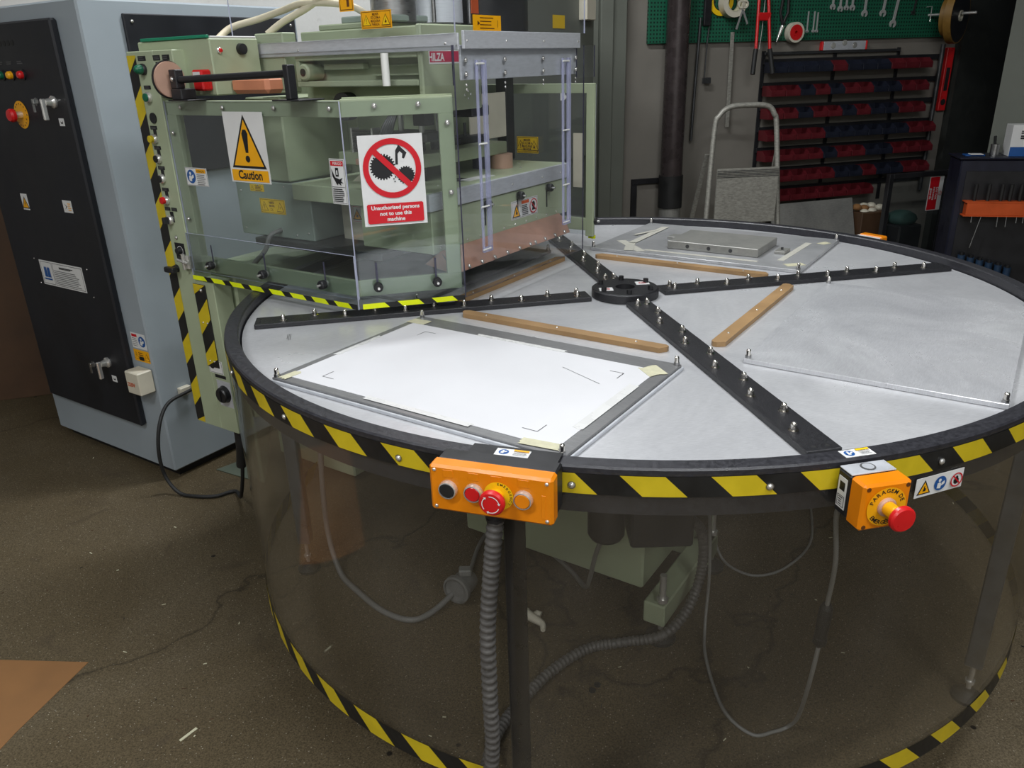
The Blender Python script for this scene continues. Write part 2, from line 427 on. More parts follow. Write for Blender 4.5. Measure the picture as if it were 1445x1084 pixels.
# ------------------------------------------------------------------ lettering and stickers
_TX = {}
def text_mesh(s, bold=.0):
    k = (s, bold)
    if k in _TX: return _TX[k]
    cu = bpy.data.curves.new('t', 'FONT'); cu.body = s; cu.size = 1; cu.resolution_u = 2; cu.fill_mode = 'FRONT'; cu.offset = bold
    ob = bpy.data.objects.new('t', cu); COL.objects.link(ob)
    dg = bpy.context.evaluated_depsgraph_get(); me = bpy.data.meshes.new_from_object(ob.evaluated_get(dg))
    vs = [tuple(v.co) for v in me.vertices]; fs = [tuple(p.vertices) for p in me.polygons]
    bpy.data.objects.remove(ob); bpy.data.curves.remove(cu); bpy.data.meshes.remove(me)
    x0 = min((v[0] for v in vs), default=0); x1 = max((v[0] for v in vs), default=0)
    _TX[k] = (vs, fs, x0, x1); return _TX[k]
class Sticker(MB):
    """flat print: centre o, width direction ux, height direction uy, all in the current frame"""
    def __init__(s, o, ux, wd, ht, base, uy=(0, 0, 1), th=.0006, rnd=0.0):
        super().__init__(); s.o = Vector(o); s.ux = Vector(ux).normalized(); s.uy = Vector(uy).normalized()
        s.n = s.ux.cross(s.uy).normalized(); s.L = th; s.w = wd; s.h = ht
        if base: s.prism([(-wd / 2, -ht / 2), (wd / 2, -ht / 2), (wd / 2, ht / 2), (-wd / 2, ht / 2)], s.o, s.ux, s.uy, th, base)
    def pt(s, x, y): return s.o + s.ux * x + s.uy * y + s.n * s.L
    def up(s): s.L += .00025; return s
    def poly(s, pts, mat): s.up(); s.add([s.pt(x, y) for x, y in pts], [tuple(range(len(pts)))], mat); return s
    def rect(s, x0, y0, x1, y1, mat): return s.poly([(x0, y0), (x1, y0), (x1, y1), (x0, y1)], mat)
    def frame(s, x0, y0, x1, y1, t, mat):
        s.up()
        for a in ((x0, y0, x1, y0 + t), (x0, y1 - t, x1, y1), (x0, y0 + t, x0 + t, y1 - t), (x1 - t, y0 + t, x1, y1 - t)):
            s.add([s.pt(a[0], a[1]), s.pt(a[2], a[1]), s.pt(a[2], a[3]), s.pt(a[0], a[3])], [(0, 1, 2, 3)], mat)
        return s
    def disc(s, cx, cy, r, mat, seg=32, sx=1.0): return s.poly([(cx + r * sx * math.cos(2 * PI * k / seg), cy + r * math.sin(2 * PI * k / seg)) for k in range(seg)], mat)
    def annulus(s, cx, cy, r0, r1, mat, seg=48):
        s.up(); vs = []; fs = []
        for k in range(seg):
            a = 2 * PI * k / seg; vs += [s.pt(cx + r0 * math.cos(a), cy + r0 * math.sin(a)), s.pt(cx + r1 * math.cos(a), cy + r1 * math.sin(a))]
        for k in range(seg): j = (k + 1) % seg; fs.append((2 * k, 2 * k + 1, 2 * j + 1, 2 * j))
        s.add(vs, fs, mat); return s
    def text(s, t, x, y, size, mat, align='C', bold=.015, ang=0.0, wide=1.0):
        vs, fs, x0, x1 = text_mesh(t, bold); s.up()
        sh = {'C': -(x0 + x1) / 2, 'L': -x0, 'R': -x1}[align]; c, n = math.cos(ang), math.sin(ang); out = []
        for v in vs:
            a = (v[0] + sh) * size * wide; b = v[1] * size; out.append(s.pt(x + a * c - b * n, y + a * n + b * c))
        s.add(out, fs, mat); return s
    def lines(s, x0, x1, ytop, ybot, n, mat, t=.0012):
        s.up()
        for k in range(n):
            y = ytop + (ybot - ytop) * (k / max(1, n - 1)); e = x0 + (x1 - x0) * random.uniform(.72, 1.0)
            s.add([s.pt(x0, y - t / 2), s.pt(e, y - t / 2), s.pt(e, y + t / 2), s.pt(x0, y + t / 2)], [(0, 1, 2, 3)], mat)
        return s
    def warn(s, cx, cy, h, fill, line, glyph='!', lw=.10):
        a = h * 1.12 / 2; T = [(cx - a, cy - h / 2), (cx + a, cy - h / 2), (cx, cy + h / 2)]
        s.poly(T, line); m = (cx, cy - h / 6)
        s.poly([(m[0] + (x - m[0]) * (1 - 2.4 * lw), m[1] + (y - m[1]) * (1 - 2.4 * lw)) for x, y in T], fill)
        if glyph == '!':
            s.poly([(cx - h * .05, cy + h * .14), (cx - h * .026, cy - h * .16), (cx + h * .026, cy - h * .16), (cx + h * .05, cy + h * .14), (cx, cy + h * .18)], line)
            s.disc(cx, cy - h * .25, h * .045, line, 14)
        elif glyph == 'bolt':
            s.poly([(cx + .02 * h, cy + .14 * h), (cx - .09 * h, cy - .12 * h), (cx, cy - .09 * h), (cx - .02 * h, cy - .3 * h), (cx + .09 * h, cy - .02 * h), (cx, cy - .04 * h)], line)
        else:
            s.poly([(cx - .13 * h, cy - .27 * h), (cx + .1 * h, cy - .29 * h), (cx + .14 * h, cy - .13 * h), (cx + .02 * h, cy - .05 * h), (cx + .03 * h, cy + .1 * h), (cx - .05 * h, cy + .04 * h), (cx - .05 * h, cy - .1 * h)], line)
        return s
    def manual(s, cx, cy, r):            # blue disc with a white figure reading a booklet
        s.disc(cx, cy, r, blue); s.disc(cx - .15 * r, cy + .45 * r, .24 * r, white, 16)
        s.poly([(cx - .55 * r, cy - .6 * r), (cx + .05 * r, cy - .72 * r), (cx + .15 * r, cy - .15 * r), (cx - .1 * r, cy + .18 * r), (cx - .5 * r, cy + .1 * r)], white)
        s.poly([(cx + .15 * r, cy - .35 * r), (cx + .65 * r, cy - .1 * r), (cx + .6 * r, cy + .35 * r), (cx + .12 * r, cy + .1 * r)], white)
        return s
    def forbid(s, cx, cy, r, mat, wdt=.18):
        s.annulus(cx, cy, r * (1 - wdt), r, mat)
        a = rad(-45); d = (math.cos(a), math.sin(a)); n = (-d[1], d[0]); L = r * .95; h = r * wdt * .52
        s.poly([(cx - d[0] * L + n[0] * h * k, cy - d[1] * L + n[1] * h * k) for k in (-1,)] + [(cx + d[0] * L - n[0] * h, cy + d[1] * L - n[1] * h), (cx + d[0] * L + n[0] * h, cy + d[1] * L + n[1] * h), (cx - d[0] * L + n[0] * h, cy - d[1] * L + n[1] * h)], mat)
        return s
    def gear(s, cx, cy, r, n, mat):
        pts = []
        for k in range(n):
            for q, rr in ((0, r * .88), (.28, r * .88), (.38, r), (.82, r), (.92, r * .88)):
                a = 2 * PI * (k + q) / n; pts.append((cx + rr * math.cos(a), cy + rr * math.sin(a)))
        return s.poly(pts, mat)
    def moving_label(s):                 # "only touch with the machine stopped"
        w_, h = s.w, s.h
        s.frame(-w_ * .47, -h * .45, w_ * .47, h * .45, h * .03, brownink)
        s.warn(-w_ * .32, -h * .02, h * .62, labye, brownink, '!', .06); s.warn(w_ * .32, -h * .02, h * .62, labye, brownink, 'hand', .06)
        for k, t in enumerate(('MEXER', 'SÓ COM A', 'MÁQUINA', 'PARADA')):
            s.text(t, 0, h * (.24 - .19 * k), h * .19, brownink, wide=.85)
        return s
_H = (-1, 0, 0)
# ready-made small hardware (meshes shared by all copies)
def _proto(fn, name):
    b = MB(); fn(b); return b.mesh(name)
def _acorn(b):
    b.cyl((0, 0, 0), (0, 0, .0016), .0088, nutsteel, 16); b.cyl((0, 0, .0016), (0, 0, .0075), .0062, nutsteel, 6); 
    b.cyl((0, 0, .0075), (0, 0, .0105), .0052, nutsteel, 12); b.ball((0, 0, .0105), .0052, nutsteel, 12, 1.05)
def _pin(b):
    b.cyl((0, 0, 0), (0, 0, .006), .0062, steel, 6); b.cyl((0, 0, .006), (0, 0, .015), .0048, nutsteel, 12); b.ball((0, 0, .015), .0048, nutsteel, 12, .9)
def _screw(b):
    b.cyl((0, 0, 0), (0, 0, .0012), .0062, steel, 14); b.ball((0, 0, .0012), .0050, chrome, 12, .62)
def _screw_s(b): b.ball((0, 0, 0), .0032, chrome, 8, .6)
def _cap(b): b.cyl((0, 0, 0), (0, 0, .011), .0068, black, 14); b.cyl((0, 0, .011), (0, 0, .0112), .0038, rubber, 6)
def _knob(b):
    b.cyl((0, 0, 0), (0, 0, .004), .009, steel, 16)
    vs = []; 
    prof = [(0, .004), (.010, .004), (.0118, .007), (.0118, .018), (.010, .021), (0, .021)]
    b.lathe((0, 0, 0), (0, 0, 1), prof, black, 12, smooth=False); b.cyl((0, 0, .021), (0, 0, .030), .0032, chrome, 10)
ACORN = _proto(_acorn, 'acorn_nut'); PIN = _proto(_pin, 'locating_pin'); SCREW = _proto(_screw, 'button_screw'); SCREWS = _proto(_screw_s, 'small_screw')
CAPS = _proto(_cap, 'cap_screw'); KNOB = _proto(_knob, 'star_knob')
# ================================================================== the room
use(WORLD)
MB().box(-6, 5, -6, 5, -.06, 0, floor_m).build('floor', kind='structure', label='stained brown-grey concrete workshop floor')
use(WF)
MB().box(-5.2, -1.0, 0, .12, 0, 3.4, plaster).build('wall_back', kind='structure', label='old off-white plastered wall behind the machine')
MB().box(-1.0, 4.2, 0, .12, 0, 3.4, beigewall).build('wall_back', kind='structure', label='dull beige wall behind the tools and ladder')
MB().box(1.27, 2.05, -.05, -.002, 0, 2.6, darkwall).build('door_1', kind='structure', label='dark sliding door beside the tool wall')  # one even dark tone over the whole panel
b = MB(); b.box(-1.07, -1.0, -.10, -.002, 0, 3.3, postgrey, .004); b.box(-1.0, -.915, -.075, -.002, 0, 3.3, postgrey, .004); b.box(-1.17, -1.07, -.075, -.002, 0, 3.3, postgrey, .004)
b.build('trim_1', kind='structure', label='grey-green sheet metal post on the back wall')
use(WORLD)
b = MB(); b.prism([(2.42, 2.46), (2.32, 2.40), (4.6, .2), (4.7, .27)], (0, 0, 0), (1, 0, 0), (0, 1, 0), 3.4, postgrey)
b.build('wall_right', kind='structure', label='grey-green painted side wall')
MB().box(-5.6, 5, -5.6, -5.5, 0, 3.4, plaster).build('wall_front', kind='structure')
MB().box(-5.7, -5.6, -5.6, 3.0, 0, 3.4, plaster).build('wall_left', kind='structure')
MB().box(-5.8, 5, -5.7, 4.6, 3.4, 3.5, ceil_m).build('ceiling', kind='structure')
# ================================================================== rotary table
use(TF)
T = thing('rotary_table', 'large round four-station rotary table with clear skirt and hazard tape', 'table', (0, 0, 0))
MB().lathe((0, 0, 0), (0, 0, 1), [(.028, .826), (.028, .85), (.972, .85), (.972, .826), (.028, .826)], alu_table, 128).build('turntable_disc', T)
MB().lathe((0, 0, 0), (0, 0, 1), [(.976, .845), (.976, .871), (.979, .874), (1.005, .874), (1.008, .871), (1.008, .862), (.998, .862), (.998, .79), (.976, .79), (.976, .845)], rimblack, 160).build('rim_ring', T)
MB().lathe((0, 0, 0), (0, 0, 1), [(.028, .80), (.028, .825), (.97, .825), (.97, .80), (.028, .80)], darksteel, 64).build('support_frame', T)
use(WORLD)
# open on the press side (107 to 160 degrees)
A0, A1 = rad(161), rad(360 + 106)
MB().lathe((0, 0, 0), (0, 0, 1), [(1.008, .175), (1.008, .866), (1.0045, .866), (1.0045, .175), (1.008, .175)], skirt_m, 180, A0, A1).build('clear_skirt', T)
def hazard(R, z0, z1, name, n=40, period=7.55, phase=0.0):
    b = MB(); sh = math.degrees((z1 - z0) / R); a = math.degrees(A0) + .3 + phase; end = math.degrees(A1) - .3
    def strip(a0, a1, mat):     # slanted stripe, leaning back towards the top
        k = 3
        for i in range(k):
            q0 = a0 + (a1 - a0) * i / k; q1 = a0 + (a1 - a0) * (i + 1) / k; vs = []
            for q, z in ((q0 + sh, z0), (q1 + sh, z0), (q1, z1), (q0, z1)):
                vs.append((R * math.cos(rad(q)), R * math.sin(rad(q)), z))
            b.add(vs, [(0, 1, 2, 3)], mat)
    while a < end - period - sh:
        strip(a, a + period / 2, yellow); strip(a + period / 2, a + period, hblack); a += period
    return b.build(name, T)
hazard(1.0092, .828, .862, 'upper_hazard_tape', phase=1.9)
hazard(1.0092, .177, .223, 'lower_hazard_tape', phase=.6)
for k in range(14):
    a = -135.8 - 33.2 + 16.58 * k
    use(RIM(a, 1.0095)); inst('skirt_screw', SCREW, T, (0, 0, .842), (0, -1, 0))
use(RIM(-107.6, 1.0)); MB().box(-.011, .011, -.004, 0, .18, .80, smoke).build('skirt_seam', T)
# legs with levelling feet
for k in range(5):
    use(RIM(178.6 + 72 * k, .948)); mt = legsteel if k != 1 else black
    g = MB(); q = .019 if k != 1 else .011; g.box(-q, q, -q, q, .10, .80, mt, .003); g = g.build('leg', T)
    b = MB(); b.cyl((0, 0, .03), (0, 0, .10), .007, chrome, 10); b.cyl((0, 0, .045), (0, 0, .053), .012, chrome, 6); b.build('levelling_stud', g)
    MB().lathe((0, 0, 0), (0, 0, 1), [(0, 0), (.034, 0), (.034, .008), (.014, .026), (0, .03)], rubber, 20).build('rubber_foot', g)
# pedestal under the table, aligned with the press
use(MF)
b = MB(); b.box(-.20, .12, -.17, .42, .10, .80, green, .006); pd = b.build('pedestal', T)
b = MB(); b.box(-.26, .14, -.26, -.20, .05, .115, green, .004); b.box(.08, .14, -.26, .42, .05, .115, green, .004); b.build('pedestal_frame', pd)
for s, t in ((-.24, -.245), (.13, -.245), (.11, .38)):
    b = MB(); b.lathe((s, t, 0), (0, 0, 1), [(0, 0), (.040, 0), (.040, .010), (.016, .03), (0, .034)], rubber, 20); b.cyl((s, t, .03), (s, t, .20), .009, chrome, 10); b.cyl((s, t, .118), (s, t, .13), .016, chrome, 6)
    b.build('levelling_foot', pd)
use(WORLD)
b = MB(); b.box(-.035, .115, -.43, -.30, .345, .80, blackp, .006)
mc = b.build('motor_cover', T)
b = MB(); b.cyl((-.085, -.36, .35), (-.085, -.36, .80), .046, black, 20); b.ball((-.085, -.36, .35), .046, black, 16, .5); b.build('drive_motor', T)
# arms
for k in range(4):
    use(RZ(10.6 + 90 * k)); L = (.955, .945, .945, .95)[k]
    b = MB(); b.box(.10, L, -.031, .031, .8502, .862, blackp, .0015); arm = b.build('arm', T)
    sgn = (1, 1, -1, 1)[k]
    for i in range(11):
        inst('acorn_nut', ACORN, arm, (.134 + .0738 * i + .0005 * i, (.012 if i % 2 else -.012) * sgn, .862))
    inst('acorn_nut', ACORN, arm, (.130, .013 * sgn, .862))
    for yy in (-.012, .012): MB().cyl((L - .012, yy, .8615), (L - .012, yy, .8623), .0035, rubber, 10).build('bolt_hole', arm)
# hub
use(TF)
hb = MB().lathe((0, 0, 0), (0, 0, 1), [(.028, .851), (.028, .874), (.084, .874), (.088, .871), (.088, .851), (.028, .851)], blackp, 48)
hb = hb.build('hub', T)
MB().lathe((0, 0, 0), (0, 0, 1), [(.0278, .874), (.0278, .72), (.0255, .72), (.0255, .874), (.0278, .874)], black, 24).build('hub_bore', hb)
for k in range(6): inst('cap_screw', CAPS, hb, (.070 * math.cos(rad(60 * k + 20)), .070 * math.sin(rad(60 * k + 20)), .874))
use(WORLD)
for x, y in ((-.053, -.022), (.050, .030)):
    s = Sticker((x, y, .874), (1, .05, 0), .036, .030, white, (0, 1, 0)); s.annulus(0, 0, .008, .010, sred, 20); s.poly([(-.004, -.004), (.006, -.002), (.001, .005)], ink); s.rect(-.008, -.001, .008, .001, sred); s.build('hub_sticker', hb)
# wooden strips
for k in range(4):
    use(PF(k)); sx = .272
    b = MB(); b.prism([(-sx, -.352), (-sx + .012, -.367), (sx - .012, -.367), (sx, -.352), (sx, -.343), (sx - .008, -.337), (-sx + .008, -.337), (-sx, -.343)], (0, 0, .8502), (1, 0, 0), (0, 1, 0), .011, wood)
    ws = b.build('wooden_strip', T)
    for x in (-.2, 0, .2): inst('screw', SCREWS, ws, (x, -.352, .8612), (0, 0, 1))
# small stickers on the rim and skirt
use(RIM(-107.9, .992))
b = MB(); b.box(-.072, .072, -.022, .017, .8742, .878, black, .001); b.box(-.072, .072, -.024, -.0205, .80, .878, black, .001); b.build('saddle_bracket', T)
s = Sticker((-.003, -.003, .878), (1, 0, 0), .054, .022, white, (0, 1, 0)); s.manual(-.014, 0, .008); s.rect(.001, .004, .025, .009, labor); s.lines(.002, .025, .001, -.008, 4, greyink, .0008); s.build('operating_sticker', T)
use(RIM(-77.9, .992))
s = Sticker((0, 0, .874), (1, 0, 0), .050, .022, white, (0, 1, 0)); s.manual(-.013, 0, .008); s.rect(.001, .004, .023, .009, labye); s.lines(.002, .023, .001, -.008, 4, greyink, .0008); s.build('operating_sticker', T)
use(RIM(-69.3, 1.0096))
s = Sticker((0, 0, .803), (1, 0, 0), .098, .034, white); s.warn(-.031, 0, .025, labor, ink, 'hand'); s.manual(.001, 0, .0125); s.disc(.033, 0, .0125, white); s.gear(.033, -.002, .006, 10, ink); s.disc(.033, .004, .003, ink, 10); s.forbid(.033, 0, .0125, sred); s.build('warning_sticker', T)
use(TF)
s = Sticker((-.86, -.115, .85), (0, -1, 0), .05, .012, None, (1, 0, 0)); s.lines(-.024, .024, .004, -.003, 3, greyink, .0012); s.build('faint_stamp', T)
# ================================================================== platens lying on the turntable
LAB = ['aluminium platen with a white paper sheet taped on it', 'bare scuffed bright aluminium platen without paper or block',
       'aluminium platen carrying a loose metal block near the back rim', 'aluminium platen lying under the press guard']
ZP = .8605
PL = []
for k in range(4):
    use(PF(k)); t = thing('press_platen', LAB[k], 'metal plate', (0, -.665, .8502), 'platens on the rotary table')
    MB().box(-.338, .338, -.898, -.432, .8503, ZP, (alu_frame, alu_platen, alu_mid, alu_frame)[k], .001).build('plate', t)
    for x in (-.330, .330):
        for y in (-.891, -.439): inst('locating_pin', PIN, t, (x, y, ZP))
    PL.append(t)
# bevelled lip of the front platen
use(PF(0))
MB().box(-.338, .338, -.9035, -.8985, .8503, .8565, alubar, .0008).build('edge_strip', PL[0])
MB().box(.3385, .3435, -.9035, -.432, .8503, .8565, alubar, .0008).build('edge_strip', PL[0])
# paper with registration marks
b = MB(); b.box(-.318, .312, -.878, -.487, ZP + .0002, ZP + .0012, paper)
for x, y, sx, sy in ((-.249, -.845, 1, 1), (-.249, -.525, 1, -1), (.261, -.536, -1, -1), (.254, -.843, -1, 1)):
    zz = ZP + .0016
    for x1, y1 in ((x + .03 * sx, y), (x, y + .03 * sy)):
        d = Vector((x1 - x, y1 - y, 0)).normalized(); n = Vector((-d.y, d.x, 0)) * .0007
        a = Vector((x, y, zz)); c = Vector((x1, y1, zz)); b.add([a - n, c - n, c + n, a + n], [(0, 1, 2, 3)], ink)
n = .0006; a = Vector((.14, -.565, ZP + .0016)); c = Vector((.245, -.607, ZP + .0016)); dv = (c - a).normalized(); nn = Vector((-dv.y, dv.x, 0)) * n
b.add([a - nn, c - nn, c + nn, a + nn], [(0, 1, 2, 3)], greyink)
b.build('paper_sheet', label='large white paper sheet with corner marks taped to the front platen', cat='paper')
def tape(name, p0, p1, wd, mat, label, z=ZP + .0014, group=None, cat='tape', th=.0004, jag=.003):
    """a torn piece of tape lying flat"""
    p0 = Vector((*p0, z)); p1 = Vector((*p1, z)); d = (p1 - p0).normalized(); n = Vector((-d.y, d.x, 0)); m = 5; L = []; Rr = []
    for i in range(m + 1):
        f = i / m - .5; L.append(p0 + n * wd * f + d * random.uniform(-jag, jag)); Rr.append(p1 + n * wd * f + d * random.uniform(-jag, jag))
    poly = L[::-1] + Rr; o = poly[0].copy(); b = MB(); k = len(poly); up = [p + Vector((0, 0, th)) for p in poly]
    b.add(up, [tuple(range(k))[::-1] if (up[1] - up[0]).cross(up[-1] - up[0]).z > 0 and False else tuple(range(k))], mat)
    b.add(poly, [tuple(range(k))[::-1]], mat)
    for i in range(k): b.add([poly[i], poly[(i + 1) % k], up[(i + 1) % k], up[i]], [(0, 1, 2, 3)], mat)
    return b.build(name, label=label, cat=cat, group=group)
G = 'pieces of tape holding the paper'
tape('masking_tape', (-.313, -.894), (-.310, -.852), .020, masking, 'torn masking tape on the paper corner nearest the left rim', group=G)
tape('masking_tape', (-.336, -.474), (-.285, -.472), .030, masking, 'torn masking tape on the paper corner near the long arm', group=G)
tape('masking_tape', (.285, -.480), (.322, -.510), .040, masking, 'torn masking tape on the paper corner beside the front arm', group=G)
tape('masking_tape', (.248, -.884), (.318, -.874), .022, masking, 'long masking tape on the paper corner above the button box', group=G)
tape('clear_tape', (-.319, -.74), (-.319, -.60), .012, palet, 'pale tape strip along the short paper edge by the left arm', group=G)
tape('clear_tape', (-.10, -.880), (.145, -.880), .014, palet, 'pale tape strip along the long paper edge by the rim', group=G)
tape('clear_tape', (-.13, -.484), (.10, -.484), .012, palet, 'pale tape strip along the long paper edge by the wooden strip', group=G)
tape('clear_tape', (.305, -.58), (.305, -.80), .020, palet, 'wrinkled pale tape strip along the short paper edge', group=G)
# turntable tape strips
use(WORLD)
use(PF(1))
# back platen: block, small block, crossed tape
use(PF(2))     # x and y reversed against PF(0)
t = thing('metal_block', 'thick dull aluminium block lying on the back platen', 'metal block', (-.04, -.63, ZP))
b = MB(); b.box(-.185, .108, -.72, -.525, ZP + .0003, ZP + .026, alu_block, .0015); blk = b.build('block_body', t)
for x in (-.10, -.03, .04): MB().cyl((x, -.5251, ZP + .013), (x, -.5243, ZP + .013), .006, darksteel, 14).build('drilled_hole', t)
MB().box(.108, .145, -.66, -.61, ZP + .012, ZP + .020, alu_block, .001).build('side_lug', t)
b = MB(); b.box(-.245, -.212, -.66, -.60, ZP + .0003, ZP + .009, alu_block, .001); b.cyl((-.228, -.63, ZP + .009), (-.228, -.63, ZP + .016), .004, darksteel, 10)
b.build('small_block', label='small aluminium block with a stud beside the thick block', cat='metal block')
GB = 'tape pieces on the back platen'
tape('masking_tape', (.295, -.57), (.165, -.45), .030, creamtape, 'cream tape piece crossing another on the back platen, lower arm', z=ZP + .0003, group=GB)
tape('masking_tape', (.205, -.44), (.245, -.545), .030, creamtape, 'cream tape piece crossing another on the back platen, upper arm', z=ZP + .0012, group=GB)
tape('masking_tape', (.243, -.55), (.250, -.84), .026, creamtape, 'long cream tape strip from the taped cross to the rim', z=ZP + .0022, group=GB)
tape('masking_tape', (.288, -.66), (.252, -.775), .014, creamtape, 'short cream tape strip beside the long one', z=ZP + .0032, group=GB)
tape('clear_tape', (.165, -.475), (-.20, -.480), .016, creamtape, 'pale tape strip along the inner edge of the back platen', z=ZP + .0003, group=GB)
tape('clear_tape', (-.255, -.52), (-.265, -.80), .020, creamtape, 'pale tape strip beside the small block', z=ZP + .0003, group=GB)
tape('masking_tape', (-.285, -.47), (-.325, -.51), .030, masking, 'torn masking tape at the inner corner of the back platen', z=ZP + .0003, group=GB)
tape('masking_tape', (-.30, -.80), (-.318, -.835), .026, masking, 'torn masking tape at the outer corner of the back platen', z=ZP + .0003, group=GB)
# ================================================================== push-button station on the rim
use(RIM(-108.6, 1.012))
t = thing('button_station', 'orange four-button control box on the table rim', 'control box', (0, -.03, .81))
MB().box(-.093, .093, -.036, -.002, .812, .884, black, .003).build('back_box', t)
b = MB(); b.box(-.095, .095, -.064, -.0362, .810, .887, orange, .004); cov = b.build('cover', t)
for x in (-.0646, -.0247, .0106, .0513): MB().box(x - .008, x + .008, -.0646, -.0638, .869, .881, orange, .0003).build('label_recess', cov)
MB().box(.078, .084, -.0646, -.0638, .822, .860, orange, .0003).build('label_recess', cov)
for x in (-.086, .086):
    for z in (.818, .879): inst('cover_screw', SCREWS, t, (x, -.064, z), (0, -1, 0))
def push(t, x, z, cap, y=-.064, name='push_button', r=.0145):
    b = MB(); b.lathe((x, y, z), (0, -1, 0), [(r, 0), (r, .004), (r * .93, .008), (r * .83, .0085), (r * .80, .006)], chrome, 28); p = b.build(name, t)
    MB().lathe((x, y, z), (0, -1, 0), [(r * .80, .003), (r * .79, .0075), (r * .72, .0085), (0, .0085)], cap, 24).build('button_cap', p); return p
push(t, -.0646, .85, rubber); push(t, -.0247, .85, red); push(t, .0513, .85, orange)
def mushroom(t, x, y, z, r, d, h, stem, name='emergency_stop', arrows=True):
    """d = direction the button points to"""
    d = Vector(d); b = MB()
    b.lathe((x, y, z), d, [(stem, h - .004), (stem, h), (r * .8, h), (r, h + r * .22), (r, h + r * .48), (r * .86, h + r * .62), (0, h + r * .66)], red, 32)
    b.lathe((x, y, z), d, [(stem, 0), (stem, h)], labor, 24)
    p = b.build(name, t)
    if arrows:
        o = Vector((x, y, z)) + d * (h + r * .665); ux = Vector((0, 0, 1)).cross(d) * -1
        ux = d.cross(Vector((0, 0, 1))) * -1
        s = Sticker(o, ux, 1, 1, None, th=.0002)
        for k in range(3):
            a0 = rad(100 + 120 * k); a1 = a0 - rad(85); pts = []
            for i in range(7): a = a0 + (a1 - a0) * i / 6; pts.append((r * .70 * math.cos(a), r * .70 * math.sin(a)))
            for i in range(6, -1, -1): a = a0 + (a1 - a0) * i / 6; pts.append((r * .63 * math.cos(a), r * .63 * math.sin(a)))
            for i in range(6): s.poly([pts[i], pts[i + 1], pts[12 - i], pts[13 - i]], white); s.L -= .00025
            a = a1; s.poly([(r * .80 * math.cos(a), r * .80 * math.sin(a)), (r * .53 * math.cos(a), r * .53 * math.sin(a)), (r * .67 * math.cos(a - .25), r * .67 * math.sin(a - .25))], white)
        s.build('turn_arrows', p)
    return p
s = Sticker((.0106, -.0642, .85), (1, 0, 0), .01, .01, None); s.L = .0006; s.disc(.003, 0, .0225, labye, 40)
for k, ch in enumerate('EMERGENCY'):
    a = rad(60 - 15 * k + 30); s.text(ch, .003 + .0175 * math.cos(a), .0175 * math.sin(a), .0055, ink, ang=a - PI / 2)
s.build('emergency_ring', t)
mushroom(t, .0106, -.0644, .85, .0195, (0, -1, 0), .014, .011)
b = MB(); b.cyl((-.006, -.030, .792), (-.006, -.030, .812), .014, black, 16); b.cyl((-.006, -.030, .786), (-.006, -.030, .792), .016, black, 6); b.build('cable_gland', t)
# corrugated conduit from the box down to the floor and under the table
use(WORLD)
def pol(a, R, z): return (R * math.cos(rad(a)), R * math.sin(rad(a)), z)
pts = smooth_path([pol(-108.9, 1.042, .787), pol(-109.4, 1.045, .70), pol(-109.95, 1.048, .58), pol(-110.1, 1.046, .44), pol(-110.3, 1.04, .30), pol(-111.5, 1.035, .16), pol(-113.2, .995, .06),
    (-.392, -.80, .016), (-.378, -.70, .015), (-.345, -.62, .015), (-.300, -.552, .014), (-.225, -.46, .014), (-.129, -.386, .014), (-.031, -.368, .016), (.060, -.388, .05), (.130, -.335, .075), (.175, -.275, .12), (.188, -.262, .20), (.170, -.29, .30), (.122, -.335, .37)], 110)
out = [pts[0]]; acc = 0
for p, q in zip(pts[:-1], pts[1:]):
    acc += (q - p).length
    if acc >= .0027: out.append(q); acc = 0
MB().tube(out, .012, hosem, 10, lambda i: (.0135, .0142, .0128, .0105)[i % 4]).build('flexible_conduit', label='dark ribbed conduit hanging from the orange four-button box', cat='conduit')
# ================================================================== emergency stop box
use(RIM(-78.3, 1.012))
t = thing('emergency_stop_box', 'orange emergency stop box with red mushroom button on the rim', 'control box', (0, -.03, .795))
b = MB(); b.box(-.037, .037, -.033, -.002, .797, .868, black, .003); b.build('back_box', t)
b = MB(); b.box(-.036, .036, -.033, -.003, .868, .8705, alubar, .0008); tp = b.build('top_plate', t)
s = Sticker((.0, -.017, .8705), (1, 0, 0), .01, .01, None, (0, 1, 0)); s.disc(0, 0, .011, greyink, 28); s.disc(0, 0, .0085, alubar, 28); s.build('top_plug', t)
b = MB(); b.box(-.0385, .0385, -.066, -.0332, .795, .870, orange, .004); cov = b.build('cover', t)
for x in (-.031, .031):
    for z in (.802, .863): MB().cyl((x, -.0655, z), (x, -.0664, z), .0035, brownink, 10).build('screw_recess', cov)
s = Sticker((0, -.0664, .8325), (1, 0, 0), .01, .01, None); s.disc(0, 0, .031, labor, 48)
def arc_text(s, txt, r, a_mid, size, mat, flip=False):
    ws = [text_mesh(c, .02)[3] - text_mesh(c, .02)[2] + .09 if c != ' ' else .35 for c in txt]; tot = sum(ws) * size; x = -tot / 2
    for c, wch in zip(txt, ws):
        m = x + wch * size / 2; x += wch * size
        if c == ' ': continue
        if not flip: a = rad(a_mid) - m / r; s.text(c, r * math.cos(a), r * math.sin(a), size, mat, ang=a - PI / 2, bold=.02)
        else: a = rad(a_mid) + m / r; s.text(c, r * math.cos(a), r * math.sin(a), size, mat, ang=a + PI / 2, bold=.02)
        s.L -= .00025
arc_text(s, 'PARAGEM DE', .0225, 90, .0092, ink); arc_text(s, 'EMERGÊNCIA', .0285, -90, .0092, ink, True)
s.build('round_label', t)
b = MB(); b.lathe((0, -.066, .8325), (0, -1, 0), [(.0145, 0), (.0145, .004), (.012, .006), (.010, .006), (.0098, .020)], copdisc, 28); b.build('collar', t)
mushroom(t, 0, -.066, .8325, .0195, (0, -1, 0), .028, .0105, arrows=False)
